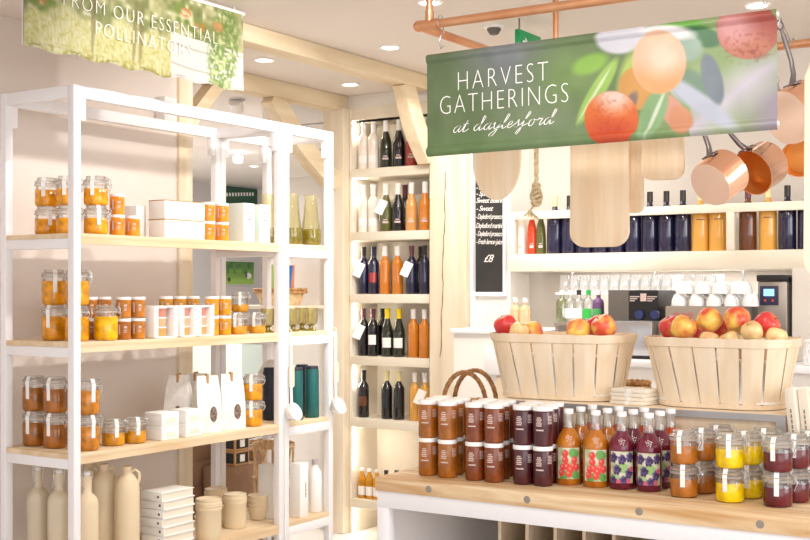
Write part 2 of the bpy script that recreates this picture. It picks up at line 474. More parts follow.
def rack(label, y0, y1, boards_skip=()):
    t = thing('shelving_rack', label, 'shelving', (0, 0, 0)); s = 0.036
    for x in (RX0, RX1 - s):
        for y in (y0, y1 - s):
            ob('post', mk('post', lambda b: box(b, x, x + s, y, y + s, 0, RT, 0.002), WHITE), t)
    for x in (RX0, RX1 - s):
        ob('top_rail', mk('top_rail', lambda b: box(b, x, x + s, y0 + s, y1 - s, RT - 0.05, RT, 0.002), WHITE), t)
        for ys, ye in ((y0 + s, y0 + s + 0.03), (y1 - s - 0.03, y1 - s)):
            ob('bracket', mk('bracket', lambda b: box(b, x + 0.004, x + s - 0.004, ys, ye, RT - 0.14, RT - 0.05, 0.002), WHITE), t)
    for y in (y0, y1 - s):
        ob('end_rail', mk('end_rail', lambda b: box(b, RX0 + s, RX1 - s, y + 0.004, y + s - 0.004, RT - 0.05, RT, 0.002), WHITE), t)
        for k, z in enumerate(SZ):
            ob('shelf_rail', mk('shelf_rail', lambda b: box(b, RX0 + s, RX1 - s, y, y + s, z - 0.062, z - 0.022, 0.002), WHITE), t)
    for k, z in enumerate(SZ):
        def f(b, z=z):
            box(b, RX0 + 0.002, RX1 - 0.002, y0 + s + 0.001, y1 - s - 0.001, z - 0.022, z - .0008, 0.002)
            box(b, RX0 + s, RX1 - s, y0 + 0.002, y1 - 0.002, z - 0.0215, z - 0.0012)
            box(b, RX1 - 0.02, RX1 - 0.0025, y0 + s + 0.001, y1 - s - 0.001, z - 0.043, z - 0.001)
        ob('shelf_board', mk('shelf_board', f, SHELFW), t)
    return t


rack('long white painted rack of four pine shelves filled with jars', 3.31, 4.65)
t2 = rack('narrow white rack bay of tall vases and teal canisters beyond the long rack', 4.655, 5.06)


def side_rails(b):
    for z in SZ: box(b, RX1 - 0.03, RX1, 4.655 + 0.036, 5.06 - 0.036, z - 0.064, z - 0.022, 0.002)


for z in SZ:
    ob('side_rail', mk('side_rail', lambda b: box(b, RX1 - 0.032, RX1 + 0.001, 4.655 + 0.036, 5.06 - 0.036, z - 0.066, z - 0.0225, 0.002), WHITE), t2)


# ================================================================== KINDS
def clip_jar(name, r, h, fill, lidf=.27):
    hl = lidf * h                                   # lid zone
    hb = h - hl
    def glass(b): lathe(b, [(0, 0.002), (r * .86, 0.002), (r * .94, h * .03), (r, h * .1), (r, hb * .78), (r * .93, hb * .9), (r * .95, hb)], 24)
    def cont(b): lathe(b, [(0, 0.003), (r * .83, 0.0), (r * .88, 0.0012), (r * .955, h * .03), (r * 1.006, h * .1), (r * 1.006, fill - .002), (r * .98, fill), (0, fill)], 24)
    def lid(b): lathe(b, [(r * .98, hb + .004), (r * 1.02, hb + hl * .25), (r * 1.0, hb + hl * .5), (r * .82, hb + hl * .72), (r * .84, h * .985), (r * .8, h), (r * .55, h * .985), (0, h * .98)], 24)
    def ring(b): lathe(b, [(r * .97, hb - .003), (r * 1.06, hb - .002), (r * 1.06, hb + .004), (r * .97, hb + .005)], 24)
    def clip(b):
        w_ = r * .32
        tube(b, [(r * 1.02, -w_, hb - .004), (r * 1.16, -w_, hb - .006), (r * 1.2, -w_, hb + hl * .5), (r * .95, -w_, hb + hl * .8), (r * .95, w_, hb + hl * .8), (r * 1.2, w_, hb + hl * .5), (r * 1.16, w_, hb - .006), (r * 1.02, w_, hb - .004)], .0016, 6)
        tube(b, [(r * 1.16, -w_, hb + hl * .15), (r * 1.3, -w_ * .8, hb - hl * .2), (r * 1.12, -w_ * .7, hb - hl * 1.0), (r * 1.1, w_ * .7, hb - hl * 1.0), (r * 1.3, w_ * .8, hb - hl * .2), (r * 1.16, w_, hb + hl * .15)], .0016, 6)
    def band(b): tube(b, [(r * 1.03 * math.cos(2 * PI * i / 24), r * 1.03 * math.sin(2 * PI * i / 24), hb + hl * .42) for i in range(24)], .0014, 5, True)
    def strip(b):
        w_ = r * .17; pr = [(-r * .4, h * 1.003), (-r * .8, h * 1.003), (-r * 1.03, hb + hl * .45), (-r * 1.085, hb), (-r * 1.03, hb * .86), (-r * 1.015, hb * .45)]
        A = [b.verts.new((-w_, y, z)) for y, z in pr]; B = [b.verts.new((w_, y, z)) for y, z in pr]
        for i in range(len(pr) - 1): b.faces.new((A[i], B[i], B[i + 1], A[i + 1]))
    return (name, [('glass_body', mk('glass_body', glass, GLASS), GLASS, []), ('contents', mk('contents', cont, JM['honey']), JM['honey'], []),
                   ('glass_lid', mk('glass_lid', lid, GLASSM), GLASSM, []), ('seal_ring', mk('seal_ring', ring, RUBBER), RUBBER, []),
                   ('wire_clip', mk('wire_clip', clip, WIRE), WIRE, [('wire_band', mk('wire_band', band, WIRE), WIRE)]),
                   ('paper_seal', mk('paper_seal', strip, PAPER, 0), PAPER, [])])


def curved_rows(b, r, rows, lift=0.0006):
    """little bars of print wrapped round a jar; rows: (angle from front, half width angle, z0, z1)"""
    for a0, hw, z0, z1 in rows:
        n = 5; lo, hi = [], []
        for i in range(n + 1):
            a = a0 - hw + 2 * hw * i / n; x, y = (r + lift) * math.sin(a), -(r + lift) * math.cos(a)
            lo.append(b.verts.new((x, y, z0))); hi.append(b.verts.new((x, y, z1)))
        for i in range(n): b.faces.new((lo[i], lo[i + 1], hi[i + 1], hi[i]))


def screw_jar(name, r, h, rows, lid_h):
    hb = h - lid_h
    def body(b): lathe(b, [(0, 0), (r * .9, 0), (r * .97, h * .02), (r, h * .05), (r, hb * .93), (r * .95, hb * .98), (r * .92, hb)], 24)
    def lid(b): lathe(b, [(r * .9, hb - .001), (r * 1.02, hb - .001), (r * 1.03, hb + .002), (r * 1.03, h - .002), (r * 1.0, h), (0, h)], 24)
    def base(b): lathe(b, [(r * .91, .0008), (r * 1.004, h * .03), (r * 1.004, h * .055), (r * .99, h * .06)], 24)
    return (name, [('jar_body', mk('jar_body', body, JM['amber']), JM['amber'], []), ('screw_lid', mk('screw_lid', lid, LIDW), LIDW, []),
                   ('label_print', mk('label_print', lambda b: curved_rows(b, r, rows), INK, 0), INK, [])])


rows = []
for k, wd in enumerate((.20, .30, .24, .32, .28)): rows.append((-.42, wd, .088 - k * .0062, .0918 - k * .0062))
rows.append((-.34, .40, .049, .0535))
for k in range(6): rows.append((.75, .26, .094 - k * .0046, .0962 - k * .0046))
JAMJAR = screw_jar('jam_jar', .0315, .1245, rows, .0125)
HONEYJ = screw_jar('honey_jar', .0315, .088, [(-.55, .13, .022, .064), (.28, .2, .048, .056), (.28, .2, .036, .0385), (.28, .2, .03, .0325)], .011)
CLIP_A = clip_jar('clip_jar', .049, .121, .068)
CLIP_B = clip_jar('clip_jar', .049, .147, .1, .2)
CLIP_L = clip_jar('clip_jar', .048, .112, .055)
CLIP_S = clip_jar('clip_jar', .042, .1, .04)
CLIP_T = clip_jar('clip_jar', .0405, .0985, .056)
CLIP_R = clip_jar('clip_jar', .046, .125, .08, .2)

G1 = 'clip-top jars on the white rack'
G2 = 'screw-lid jars on the white rack'


def clip(kind, lab, x, y, z, mat, rot=None, g=G1, skip=(), turn=0.0):
    return inst(kind, lab, 'jar', (x, y, z), face(x, y) + turn if rot is None else rot, g, {'contents': JM[mat]}, skip)


# --- rack, top shelf
t = thing('wall_speaker', 'small white wall speaker high behind the rack', 'speaker', (WX, onX(161, WX)[0], 2.41))
ob('case', mk('case', lambda b: box(b, .0005, .07, -.045, .045, -.06, .06, .006), PAPER), t); ob('grille', mk('grille', lambda b: box(b, .0705, .073, -.036, .036, -.05, .05, .002), WHITE), t)
z = SZ[0]
def atY(px, Y): return onY(px, Y)[0], Y
def atX(px, X): return X, onX(px, X)[0]
for px, nm in ((47, 'at the outer corner by the wall'), (68, 'behind the white corner post'), (96, 'just past the corner post')):
    x, y = atY(px, 3.425) if px < 80 else atX(px, -3.79)
    for k, tier in enumerate(('lower', 'upper')):
        clip(CLIP_A, f'clip-top jar of golden honey, top shelf, {tier}, {nm}', x, y, z + k * .1215, 'honey', turn=(-.3 if k else .25))
for px, tiers in ((117, 2), (132.5, 1)):
    x, y = atX(px, -3.785)
    for k in range(tiers):
        lab = ('bright orange honey jar, top shelf, ' + ('alone in the upper tier beside the clip-top jars' if k else ('lower, beside the clip-top jars' if px < 120 else 'lower, against the white cartons')))
        inst(HONEYJ, lab, 'jar', (x, y, z + k * .0882), face(x, y), G2, {'jar_body': JM['orange']})
CARTON = mk('carton', lambda b: box(b, -.05, .05, -.128, .128, 0, .083, .002), PAPER)
FLAP = mk('lid_flap', lambda b: box(b, -.0505, .0505, -.1285, .1285, .079, .0842, .001), KRAFT)
PRINT = mk('label_print', lambda b: [box(b, .0503, .0508, -.02 - .0, .045, .03 + k * .008, .033 + k * .008) for k in range(3)], INK, 0)
x, y = atX(177, -3.80)
for k, tier in enumerate(('lower', 'upper')):
    t = thing('white_carton', f'long white carton on the top shelf, {tier} of the stacked two', 'box', (x, y, z + k * .0845), 0, 'long white cartons')
    ob('carton', CARTON, t); ob('lid_flap', FLAP, t); ob('label_print', PRINT, t)
x, y = atX(134, -3.93)
t = thing('white_carton', 'little pale carton standing behind the orange honey jars on the top shelf', 'box', (x, y, z), 0)
ob('carton', mk('carton', lambda b: box(b, -.045, .045, -.03, .03, 0, .145, .002), PAPER), t)
for c, px in enumerate((208, 222)):
    x, y = atX(px, -3.785)
    for k, tier in enumerate(('lower', 'upper')):
        inst(HONEYJ, f'orange honey jar, {tier} tier on the top shelf, beside the ' + ('white cartons' if c == 0 else 'tall mint boxes'), 'jar', (x, y, z + k * .0882), face(x, y), G2, {'jar_body': JM['orange']})
MINT = M('mint_card', 'dfe9e2', 0.6)
for c, (px, nm) in enumerate(((240, 'beside the orange jars'), (256, 'beside the olive vases'))):
    x, y = atX(px, -3.80)
    t = thing('tall_box', f'tall pale mint gift box on the top shelf, {nm}', 'box', (x, y, z), 0, 'mint gift boxes')
    ob('carton', mk('carton', lambda b: box(b, -.058, .058, -.04, .04, 0, .185, .002), MINT), t)
    def badge(b):
        lathe(b, [(.016, 0), (.0185, .0006), (.021, 0)], 20); xf(b, Matrix.Translation((.0583, 0, .125)) @ Matrix.Rotation(R(90), 4, 'Y'))
    ob('badge', mk('badge', badge, INKG), t)
# vases on the second bay
def vase(b): lathe(b, [(0, .004), (.042, .004), (.048, .02), (.05, .06), (.046, .11), (.038, .17), (.033, .23), (.034, .262)], 28)
def vaseb(b): lathe(b, [(0, .0005), (.044, .0005), (.0505, .012), (.0525, .05), (.051, .085), (.0485, .085), (.05, .05), (.047, .016), (0, .01)], 28)
VB, VV = mk('vase_wall', vase, OLIVET), mk('vase_base', vaseb, OLIVE)
for px, Y, nm in ((268, 4.78, 'seen beyond the mint boxes'), (292, 4.74, 'beside the white rack post'), (311, 4.86, 'at the outer end of the shelf')):
    x, y = atY(px, 4.765) if px < 280 else atX(px, -3.80)
    t = thing('glass_vase', f'tall tapered glass vase with olive base, {nm}', 'vase', (x, y, z), 0, 'olive glass vases')
    ob('vase_wall', VB, t); ob('vase_base', VV, t)

# --- rack, second shelf
z = SZ[1]
for px, nm in ((54, 'near the wall'), (77, 'behind the white corner post')):
    x, y = atY(px, 3.425)
    for k, tier in enumerate(('lower', 'upper')):
        clip(CLIP_B, f'large clip-top jar of amber honey on the second shelf, {tier}, {nm}', x, y, z + k * .1475, 'gold', turn=.1 if k else -.5)
x, y = atX(106, -3.785); clip(CLIP_B, 'single clip-top jar of bright yellow curd on the second shelf', x, y, z, 'yellow', skip=('paper_seal',))
for c, px in enumerate((123.5, 138)):
    x, y = atX(px, -3.785)
    for k, tier in enumerate(('lower', 'upper')):
        inst(HONEYJ, f'dark orange jam jar, second shelf, {tier} tier, ' + ('beside the yellow curd' if c == 0 else 'beside the windowed cartons'), 'jar', (x, y, z + k * .0925), face(x, y), G2, {'jar_body': JM['amber' if c == 0 and k == 0 else 'caramel']})
for c, px in enumerate((90, 104)):
    x, y = atX(px, -3.93)
    for k, tier in enumerate(('lower', 'upper')):
        inst(HONEYJ, f'orange jam jar in the rear row of the second shelf, {tier}, ' + ('beside the corner post' if c == 0 else 'behind the yellow curd'), 'jar', (x, y, z + k * .0925), face(x, y), G2, {'jar_body': JM['caramel']})
WINC = [M('pot_pink', 'd98d78', .5), M('pot_peach', 'e6b088', .5), M('pot_gold', 'd8a25a', .5)]
for c, (px, nm) in enumerate(((159, 'beside the dark orange jars'), (182, 'between its two neighbours'), (199, 'beside the golden honey jars'))):
    x, y = atX(px, -3.785)
    t = thing('windowed_carton', f'white carton with a window on three stacked pots, second shelf, {nm}', 'box', (x, y, z), 0, 'windowed cartons')
    def shell(b):
        wy = .06 if c == 0 else .043
        for s in (-1, 1): box(b, -.045, .045, s * wy - .012, s * wy + .012, .002, .14, .002)
        box(b, -.045, .045, -wy, wy, .0, .006); box(b, -.045, .045, -wy, wy, .134, .1405); box(b, -.045, -.04, -wy, wy, 0, .14)
    ob('carton', mk('carton', shell, PAPER), t)
    for k in range(3):
        ob('pot', mk('pot', lambda b: (lathe(b, [(0, 0), (.028, 0), (.033, .036), (.0, .036)], 18), xf(b, Matrix.Translation((0, 0, .0065 + k * .0425)))), WINC[2 - k]), t)
        ob('pot_lid', mk('pot_lid', lambda b: (lathe(b, [(0, 0), (.0335, 0), (.0335, .006), (0, .006)], 18), xf(b, Matrix.Translation((0, 0, .0425 + k * .0425)))), LIDW), t)
for c, px in enumerate((166, 179.5, 193)):
    x, y = atX(px, -3.95)
    for k, tier in enumerate(('lower', 'upper')):
        inst(HONEYJ, f'yellow honey jar behind the windowed cartons, {tier}, {ORD[c]} from the corner post', 'jar', (x, y, z + k * .0925), face(x, y), G2, {'jar_body': JM['marmalade']})
for c, px in enumerate((212, 224.5)):
    x, y = atX(px, -3.79)
    for k, tier in enumerate(('lower', 'upper')):
        inst(HONEYJ, f'golden honey jar on the second shelf, {tier} tier, ' + ('beside the windowed cartons' if c == 0 else 'beside the half-filled clip jars'), 'jar', (x, y, z + k * .0925), face(x, y), G2, {'jar_body': JM['gold']})
for c, px in enumerate((238, 257)):
    x, y = atX(px, -3.785)
    clip(CLIP_S, 'small half-filled clip-top jar of amber jelly, ' + ('beside the golden honey jars' if c == 0 else 'beside the white post'), x, y, z, 'marmalade', turn=-.35)
x, y = atX(240, -3.93)
for k in range(2): clip(CLIP_S, 'small pale clip-top jar standing behind the amber jelly, ' + ('upper' if k else 'lower'), x, y, z + k * .1005, 'marmalade')
# olive tumblers in the second bay
def tumb(b): lathe(b, [(.014, .028), (.03, .036), (.036, .06), (.037, .118), (.0355, .118), (.0345, .06), (.028, .04), (0, .036)], 24)
def tfoot(b): lathe(b, [(0, .0005), (.03, .0005), (.031, .004), (.012, .012), (.011, .024), (.022, .032), (0, .036)], 24)
TB, TF = mk('bowl', tumb, OLIVET), mk('foot', tfoot, OLIVE)
tl = [((293, -3.775), 'front row, beside the post'), ((311, -3.775), 'front row, at the outer end'), ((302, -3.88), 'middle row, between the front two'),
      ((268, -3.80), 'seen beyond the amber jelly jars')]
for (px, X), nm in tl:
    x, y = atX(px, X)
    t = thing('footed_tumbler', f'footed olive glass tumbler on the second shelf, {nm}', 'glass', (x, y, z), 0, 'olive tumblers'); ob('bowl', TB, t); ob('foot', TF, t)

# --- rack, third shelf
z = SZ[2]
for px, py, nm in ((34.5, 444.5, 'by the wall'), (55.5, 447, 'second from the wall'), (87.5, 449.5, 'by the white corner post')):
    x, y = atY(px, 3.425) if px < 80 else atX(px, -3.79)
    for k, tier in enumerate(('lower', 'upper')):
        clip(CLIP_B, f'tall clip-top jar of dark amber honey, third shelf, {tier}, {nm}', x, y, z + k * .1475, 'darkhoney' if px < 80 else 'chestnut', turn=(.5 if px > 80 else -.6))
for px, py, nm in ((113.5, 445, 'beside the tall amber jars'), (135, 442.5, 'beside the low white boxes')):
    x, y = onZ(px, py, z); clip(CLIP_L, f'squat clip-top jar of herbed oil on the third shelf, {nm}', x, y, z, 'marmalade', turn=.3)
    # herbs floating on the oil
WB = mk('carton', lambda b: box(b, -.052, .052, -.054, .054, 0, .059, .003), PAPER)
WBL = mk('lid', lambda b: box(b, -.0527, .0527, -.0547, .0547, .046, .0605, .003), PAPER)
WBP = mk('label_print', lambda b: box(b, .0529, .0533, -.03, .03, .015, .035), CREAMP)
for c, px in enumerate((162, 186)):
    x, y = atX(px, -3.79)
    for k, tier in enumerate(('lower', 'upper')):
        t = thing('small_box', f'small white lidded box on the third shelf, {tier}, ' + ('by the herbed oil' if c == 0 else 'by the paper bags'), 'box', (x, y, z + k * .0608), 0, 'small white boxes')
        ob('carton', WB, t); ob('lid', WBL, t); ob('label_print', WBP, t)


def bag(b):
    W, D, H = .058, .04, .26
    rows_ = [(W, D, 0), (W * 1.03, D * 1.02, .05), (W, D * .95, .12), (W * .98, D * .55, .2), (W * .9, .008, .245), (W * .88, .006, .262)]
    rings = []
    for w_, d_, h_ in rows_: rings.append([b.verts.new(p) for p in ((-w_, -d_, h_), (w_, -d_, h_), (w_, d_, h_), (-w_, d_, h_))])
    b.faces.new(rings[0][::-1]); b.faces.new(rings[-1])
    for A, B in zip(rings, rings[1:]):
        for i in range(4): b.faces.new((A[i], A[(i + 1) % 4], B[(i + 1) % 4], B[i]))
BAG = mk('bag_body', bag, CLOTHW, 25)
def bwin(b):
    n = 20; top = [b.verts.new((.018 + .017 * math.cos(2 * PI * i / n), -.0425, .085 + .036 * math.sin(2 * PI * i / n))) for i in range(n)]; bot = [b.verts.new((v.co.x, -.037, v.co.z)) for v in top]
    b.faces.new(top)
    for i in range(n): b.faces.new((top[i], bot[i], bot[(i + 1) % n], top[(i + 1) % n]))
BWIN = mk('window', bwin, noisy('coffee_beans', '5a4a44', '9a8478', (90, 90, 90), .5, 2, lo=.4, hi=.6))
BCLIP = mk('peg', lambda b: box(b, -.006, .006, -.014, .014, .225, .27, .002), KRAFT)
for px, X, dy, nm, vis in ((207, -3.80, 0, 'front row, beside the low white boxes', 1), (231, -3.79, 0, 'front row, beside the amber clip jars', 1), (179, -3.945, 0, 'rear row, behind the low white boxes', 0), (196, -3.95, 0, 'rear row, second from the low white boxes', 0)):
    x, y = atX(px, X)
    t = thing('paper_bag', f'white paper bag with a wooden peg, {nm}', 'bag', (x, y, z), R(62) if px > 200 else R(12), 'paper bags of beans'); ob('bag_body', BAG, t); ob('window', BWIN, t); ob('peg', BCLIP, t)
for k, tier in enumerate(('lower', 'upper')):
    x, y = atX(253, -3.79); clip(CLIP_R, f'clip-top jar of golden jelly beside the paper bags, {tier} of two', x, y, z + k * .1255, 'gold', turn=-.2)
def canis(b): lathe(b, [(0, 0), (.035, 0), (.038, .004), (.036, .24), (.034, .25), (0, .25)], 16)
CAN = mk('canister_body', canis, TEAL); CANL = mk('lid', lambda b: lathe(b, [(0, .25), (.033, .25), (.033, .262), (.03, .266), (0, .266)], 16), DNAVY)
for px, X, m, nm in ((270, -3.785, DNAVY, 'dark navy canister between the amber jars and the white post'), (296, -3.785, TEAL, 'teal canister beside the white post in the second bay'), (312, -3.785, TEAL, 'teal canister at the outer end of the second bay'), (302, -3.90, DNAVY, 'navy canister standing behind the two teal ones')):
    x, y = atY(px, 4.745) if px < 280 else atX(px, X); t = thing('canister', nm, 'canister', (x, y, z), 0, 'tall canisters'); ob('canister_body', CAN, t, mat=m); ob('lid', CANL, t)
# white pillow packs behind the canisters
x, y = atX(268, -3.99)
tag(ob('wrapped_parcel', mk('wrapped_parcel', lambda b: (bmesh.ops.create_uvsphere(b, u_segments=16, v_segments=10, radius=1), xf(b, Matrix.Diagonal((.075, .1, .15, 1)))), CLOTHW), loc=(-3.97, 4.86, z + .15)), 'soft white wrapped parcel behind the canisters', 'parcel')
# ladles hanging from the side rail of the second bay
def ladle_handle(b):
    tube(b, [(.007, 0, -.012), (.008, 0, .004), (.014, 0, .012), (.02, 0, .004), (.02, 0, -.22), (.024, 0, -.345)], [.0045, .0045, .0045, .005, .0065, .0075], 8)
def ladle_bowl(b):
    lathe(b, [(0, -.034), (.026, -.03), (.043, -.01), (.048, .014), (.046, .014), (.041, -.008), (.024, -.026), (0, -.03)], 20)
    xf(b, Matrix.Translation((.036, 0, -.375)) @ Matrix.Rotation(R(62), 4, 'Y'))
LH, LB = mk('handle', ladle_handle, LIDW), mk('ladle_bowl', ladle_bowl, LIDW)
for px, nm in ((291, 'beside the long rack'), (335.5, 'at the outer post by the wine cabinet')):
    y, _ = onX(px, RX1 + .02)
    t = thing('ladle', f'white enamel ladle hooked over the shelf rail, {nm}', 'ladle', (RX1 - .0, y, SZ[1] - .02), 0, 'hanging ladles'); ob('handle', LH, t); ob('ladle_bowl', LB, t)
    t = thing('wooden_spatula', f'short wooden spatula hanging behind the ladle {nm}', 'spatula', (RX1 + .008, y + (.022 if px > 300 else .02), SZ[1] - .02), 0, 'hanging spatulas')
    ob('blade', mk('blade', lambda b: (prism(b, rrect(.04, .11, .012), -.003, .003), xf(b, Matrix.Translation((0, 0, -.2)) @ Matrix.Rotation(R(90), 4, 'Z') @ Matrix.Rotation(R(90), 4, 'X'))), BEECH), t)
    ob('handle', mk('handle', lambda b: tube(b, [(0, 0, -.15), (.004, 0, -.03), (-.002, 0, .03), (-.02, 0, .035)], .004, 6), BEECH), t)

# --- rack, bottom shelf
z = SZ[3]
def bottle_c(b, r=.047, h=.385): lathe(b, [(0, 0), (r * .92, 0), (r, .008), (r, h * .68), (r * .96, h * .73), (r * .8, h * .775), (r * .55, h * .805), (r * .42, h * .825), (r * .4, h * .9), (r * .43, h * .965), (r * .41, h), (0, h)], 26)
SB = mk('bottle_body', bottle_c, STONEG)
SC = mk('stopper', lambda b: lathe(b, [(0, .385), (.014, .385), (.015, .398), (.01, .404), (0, .404)], 18), LIDW)
SW = mk('swing_wire', lambda b: (tube(b, [(-.019, 0, .35), (-.022, 0, .40), (0, 0, .408), (.022, 0, .40), (.019, 0, .35)], .0016, 6), tube(b, [(-.02, -.004, .37), (-.026, -.012, .335), (-.018, -.018, .315), (-.012, -.016, .34)], .0016, 6)), STEEL)
for px, Y, m, nm in ((38, 3.45, STONEG, 'by the wall'), (59, 3.44, STONEG, 'second from the wall'), (87, 3.46, STONE, 'by the white corner post')):
    x, y = atY(px, Y)
    t = thing('stoneware_bottle', f'cream stoneware swing-top bottle on the bottom shelf, {nm}', 'bottle', (x, y, z), face(x, y), 'stoneware bottles'); ob('bottle_body', SB, t, mat=m); ob('stopper', SC, t); ob('swing_wire', SW, t)
def flask(b, r=.053, h=.4): lathe(b, [(0, 0), (r * .95, 0), (r, .008), (r, h * .72), (r * .96, h * .79), (r * .82, h * .855), (r * .6, h * .9), (r * .4, h * .925), (r * .34, h * .95), (r * .4, h * .97), (r * .4, h), (r * .3, h), (0, h * .985)], 26)
def fhandle(b): tube(b, [(.015, 0, .375), (.035, 0, .385), (.05, 0, .37), (.052, 0, .345), (.046, 0, .325)], .007, 8)
FB, FH = mk('bottle_body', flask, STONE), mk('handle', fhandle, STONE)
for px, X, nm in ((127, -3.80, 'standing at the shelf front beside the white books'), (104, -3.93, 'standing behind its twin'), (88, -4.05, 'rear, behind the corner post')):
    x, y = atX(px, X)
    t = thing('stoneware_flask', f'tall cream stoneware flask, {nm}', 'bottle', (x, y, z), face(x, y), 'stoneware flasks'); ob('bottle_body', FB, t); ob('handle', FH, t)
x, y = atX(168.5, -3.80)
BKC = mk('cover', lambda b: (box(b, -.065, .065, -.1, .1, 0, .0035, .001), box(b, -.065, .065, -.1, .1, .0345, .038, .001), box(b, -.065, .065, -.1, -.0965, 0, .038, .001)), PAPER)
BKP = mk('pages', lambda b: box(b, -.06, .06, -.0964, .095, .0036, .0344), CREAMP)
BKD = mk('cover_dot', lambda b: (lathe(b, [(0, 0), (.006, 0), (.0062, .0006), (0, .0006)], 14), xf(b, Matrix.Translation((.04, -.1001, .019)) @ Matrix.Rotation(R(90), 4, 'X'))), DGREY)
for k in range(7):
    t = thing('white_book', f'thick white cookbook in the stack beside the flasks, {ORD[k]} from the bottom', 'book', (x, y + (k % 3 - 1) * .003, z + k * .0382), R((k % 3 - 1) * 1.0), 'stacked white cookbooks')
    ob('cover', BKC, t); ob('pages', BKP, t); ob('cover_dot', BKD, t)
def crock(r, h):
    def f(b): lathe(b, [(0, 0), (r * .9, 0), (r * .95, .006), (r, h * .2), (r, h * .7), (r * 1.03, h * .72), (r * 1.03, h * .78), (r * 1.0, h * .8)], 28)
    def g(b): lathe(b, [(r * 1.0, h * .8), (r * 1.05, h * .81), (r * 1.05, h * .9), (r * .98, h * .92), (r * 1.0, h * .99), (r * .95, h), (r * .85, h * .97), (0, h * .965)], 28)
    return mk('pot', f, STONE), mk('lid', g, STONE)
CR1, CR2 = crock(.06, .19), crock(.056, .165)
for px, py, cr, nm in ((208.5, 549, CR1, 'beside the white cookbooks'), (235, 527, CR2, 'in the middle, small lug on its side'), (216, 521, CR2, 'standing behind, against the rear')):
    x, y = onZ(px, py, z)
    if x > RX1 - .07: x, y = atX(px, RX1 - .072)
    t = thing('stoneware_crock', f'cream lidded stoneware crock on the bottom shelf, {nm}', 'crock', (x, y, z), face(x, y), 'stoneware crocks'); ob('pot', cr[0], t); ob('lid', cr[1], t)
    ob('lug', mk('lug', lambda b: (box(b, -.065, -.05, -.016, .016, .1, .112, .003)), STONE), t)
BWL = mk('stone_bowl', lambda b: lathe(b, [(0, 0), (.034, 0), (.04, .012), (.05, .05), (.052, .058), (.049, .06), (.038, .016), (0, .008)], 26), STONE)
x, y = onZ(258, 519, z)
for k in range(4): tag(ob('stone_bowl', BWL, loc=(x, y, z + k * .0215)), f'small cream stoneware bowl, {ORD[k]} from the bottom of its stack', 'bowl', 'stacked stoneware bowls')
# second bay, bottom shelf
x, y = atY(270, 4.742)
t = thing('printed_box', 'tall white box with a column of small printed icons by the post', 'box', (x, y, z), 0)
ob('carton', mk('carton', lambda b: box(b, -.05, .05, -.033, .033, 0, .27, .002), PAPER), t)
ob('icon_print', mk('icon_print', lambda b: [box(b, .0503, .0507, -.012, .012, .05 + k * .042, .07 + k * .042) for k in range(5)], INKG, 0), t)
x, y = atX(299, -3.78)
t = thing('printed_box', 'tall slim white box with upright black lettering beside the white bottle', 'box', (x, y, z), 0)
ob('carton', mk('carton', lambda b: box(b, -.035, .035, -.034, .034, 0, .275, .002), PAPER), t)
ob('lettering', mk('lettering', lambda b: [box(b, .0353, .0357, .008, .013 + .002 * (k % 2), .1 + k * .011, .108 + k * .011) for k in range(7)], BLACK, 0), t)
x, y = atX(315, -3.80)
t = thing('white_bottle', 'matt white bottle with a rounded shoulder on the bottom shelf', 'bottle', (x, y, z), 0)
ob('bottle_body', mk('bottle_body', lambda b: lathe(b, [(0, 0), (.036, 0), (.038, .005), (.038, .175), (.034, .205), (.02, .228), (.015, .235), (.015, .26), (0, .26)], 24), LIDW), t)
ob('cap', mk('cap', lambda b: lathe(b, [(.017, .245), (.017, .272), (0, .272)], 18), M('grey_cap', 'b5aeb0', .4)), t)


def lattice_basket(b):
    r, h = .105, .36
    for k in range(9):
        a = 2 * PI * k / 9
        for s in (-1, 1):
            tube(b, [((r - .01 + .01 * i / 6) * math.cos(a + s * .9 * i / 6), (r - .01 + .01 * i / 6) * math.sin(a + s * .9 * i / 6), .01 + (h - .02) * i / 6) for i in range(7)], .006, 5)
    for zz in (.008, h * .5, h - .02, h - .008): tube(b, [(r * math.cos(2 * PI * i / 24), r * math.sin(2 * PI * i / 24), zz) for i in range(24)], .007, 6, True)
t = thing('lattice_basket', 'tall open lattice wicker basket behind the white boxes', 'basket', (-3.99, 4.90, z)); ob('lattice', mk('lattice', lattice_basket, WICKL), t)
ob('base', mk('base', lambda b: lathe(b, [(0, 0), (.1, 0), (.1, .01), (0, .01)], 20), WICKL), t)

# ================================================================== THROUGH THE OPENING
def cardboard(x, y, w_, d_, h_, z0, lab, m, rot=0, g=None, nm='cardboard_box'):
    t = thing(nm, lab, 'box', (x, y, z0), rot, g)
    ob('carton', mk('carton', lambda b: box(b, -w_ / 2, w_ / 2, -d_ / 2, d_ / 2, 0, h_, .002), m), t)
    ob('lid_flap', mk('lid_flap', lambda b: (box(b, -w_ / 2, -.002, -d_ / 2, d_ / 2, h_, h_ + .003), box(b, .002, w_ / 2, -d_ / 2, d_ / 2, h_, h_ + .003)), m), t)
    ob('tape', mk('tape', lambda b: box(b, -.02, .02, -d_ / 2 - .0005, d_ / 2 + .0005, h_ + .003, h_ + .0036), KRAFT), t)
    return t


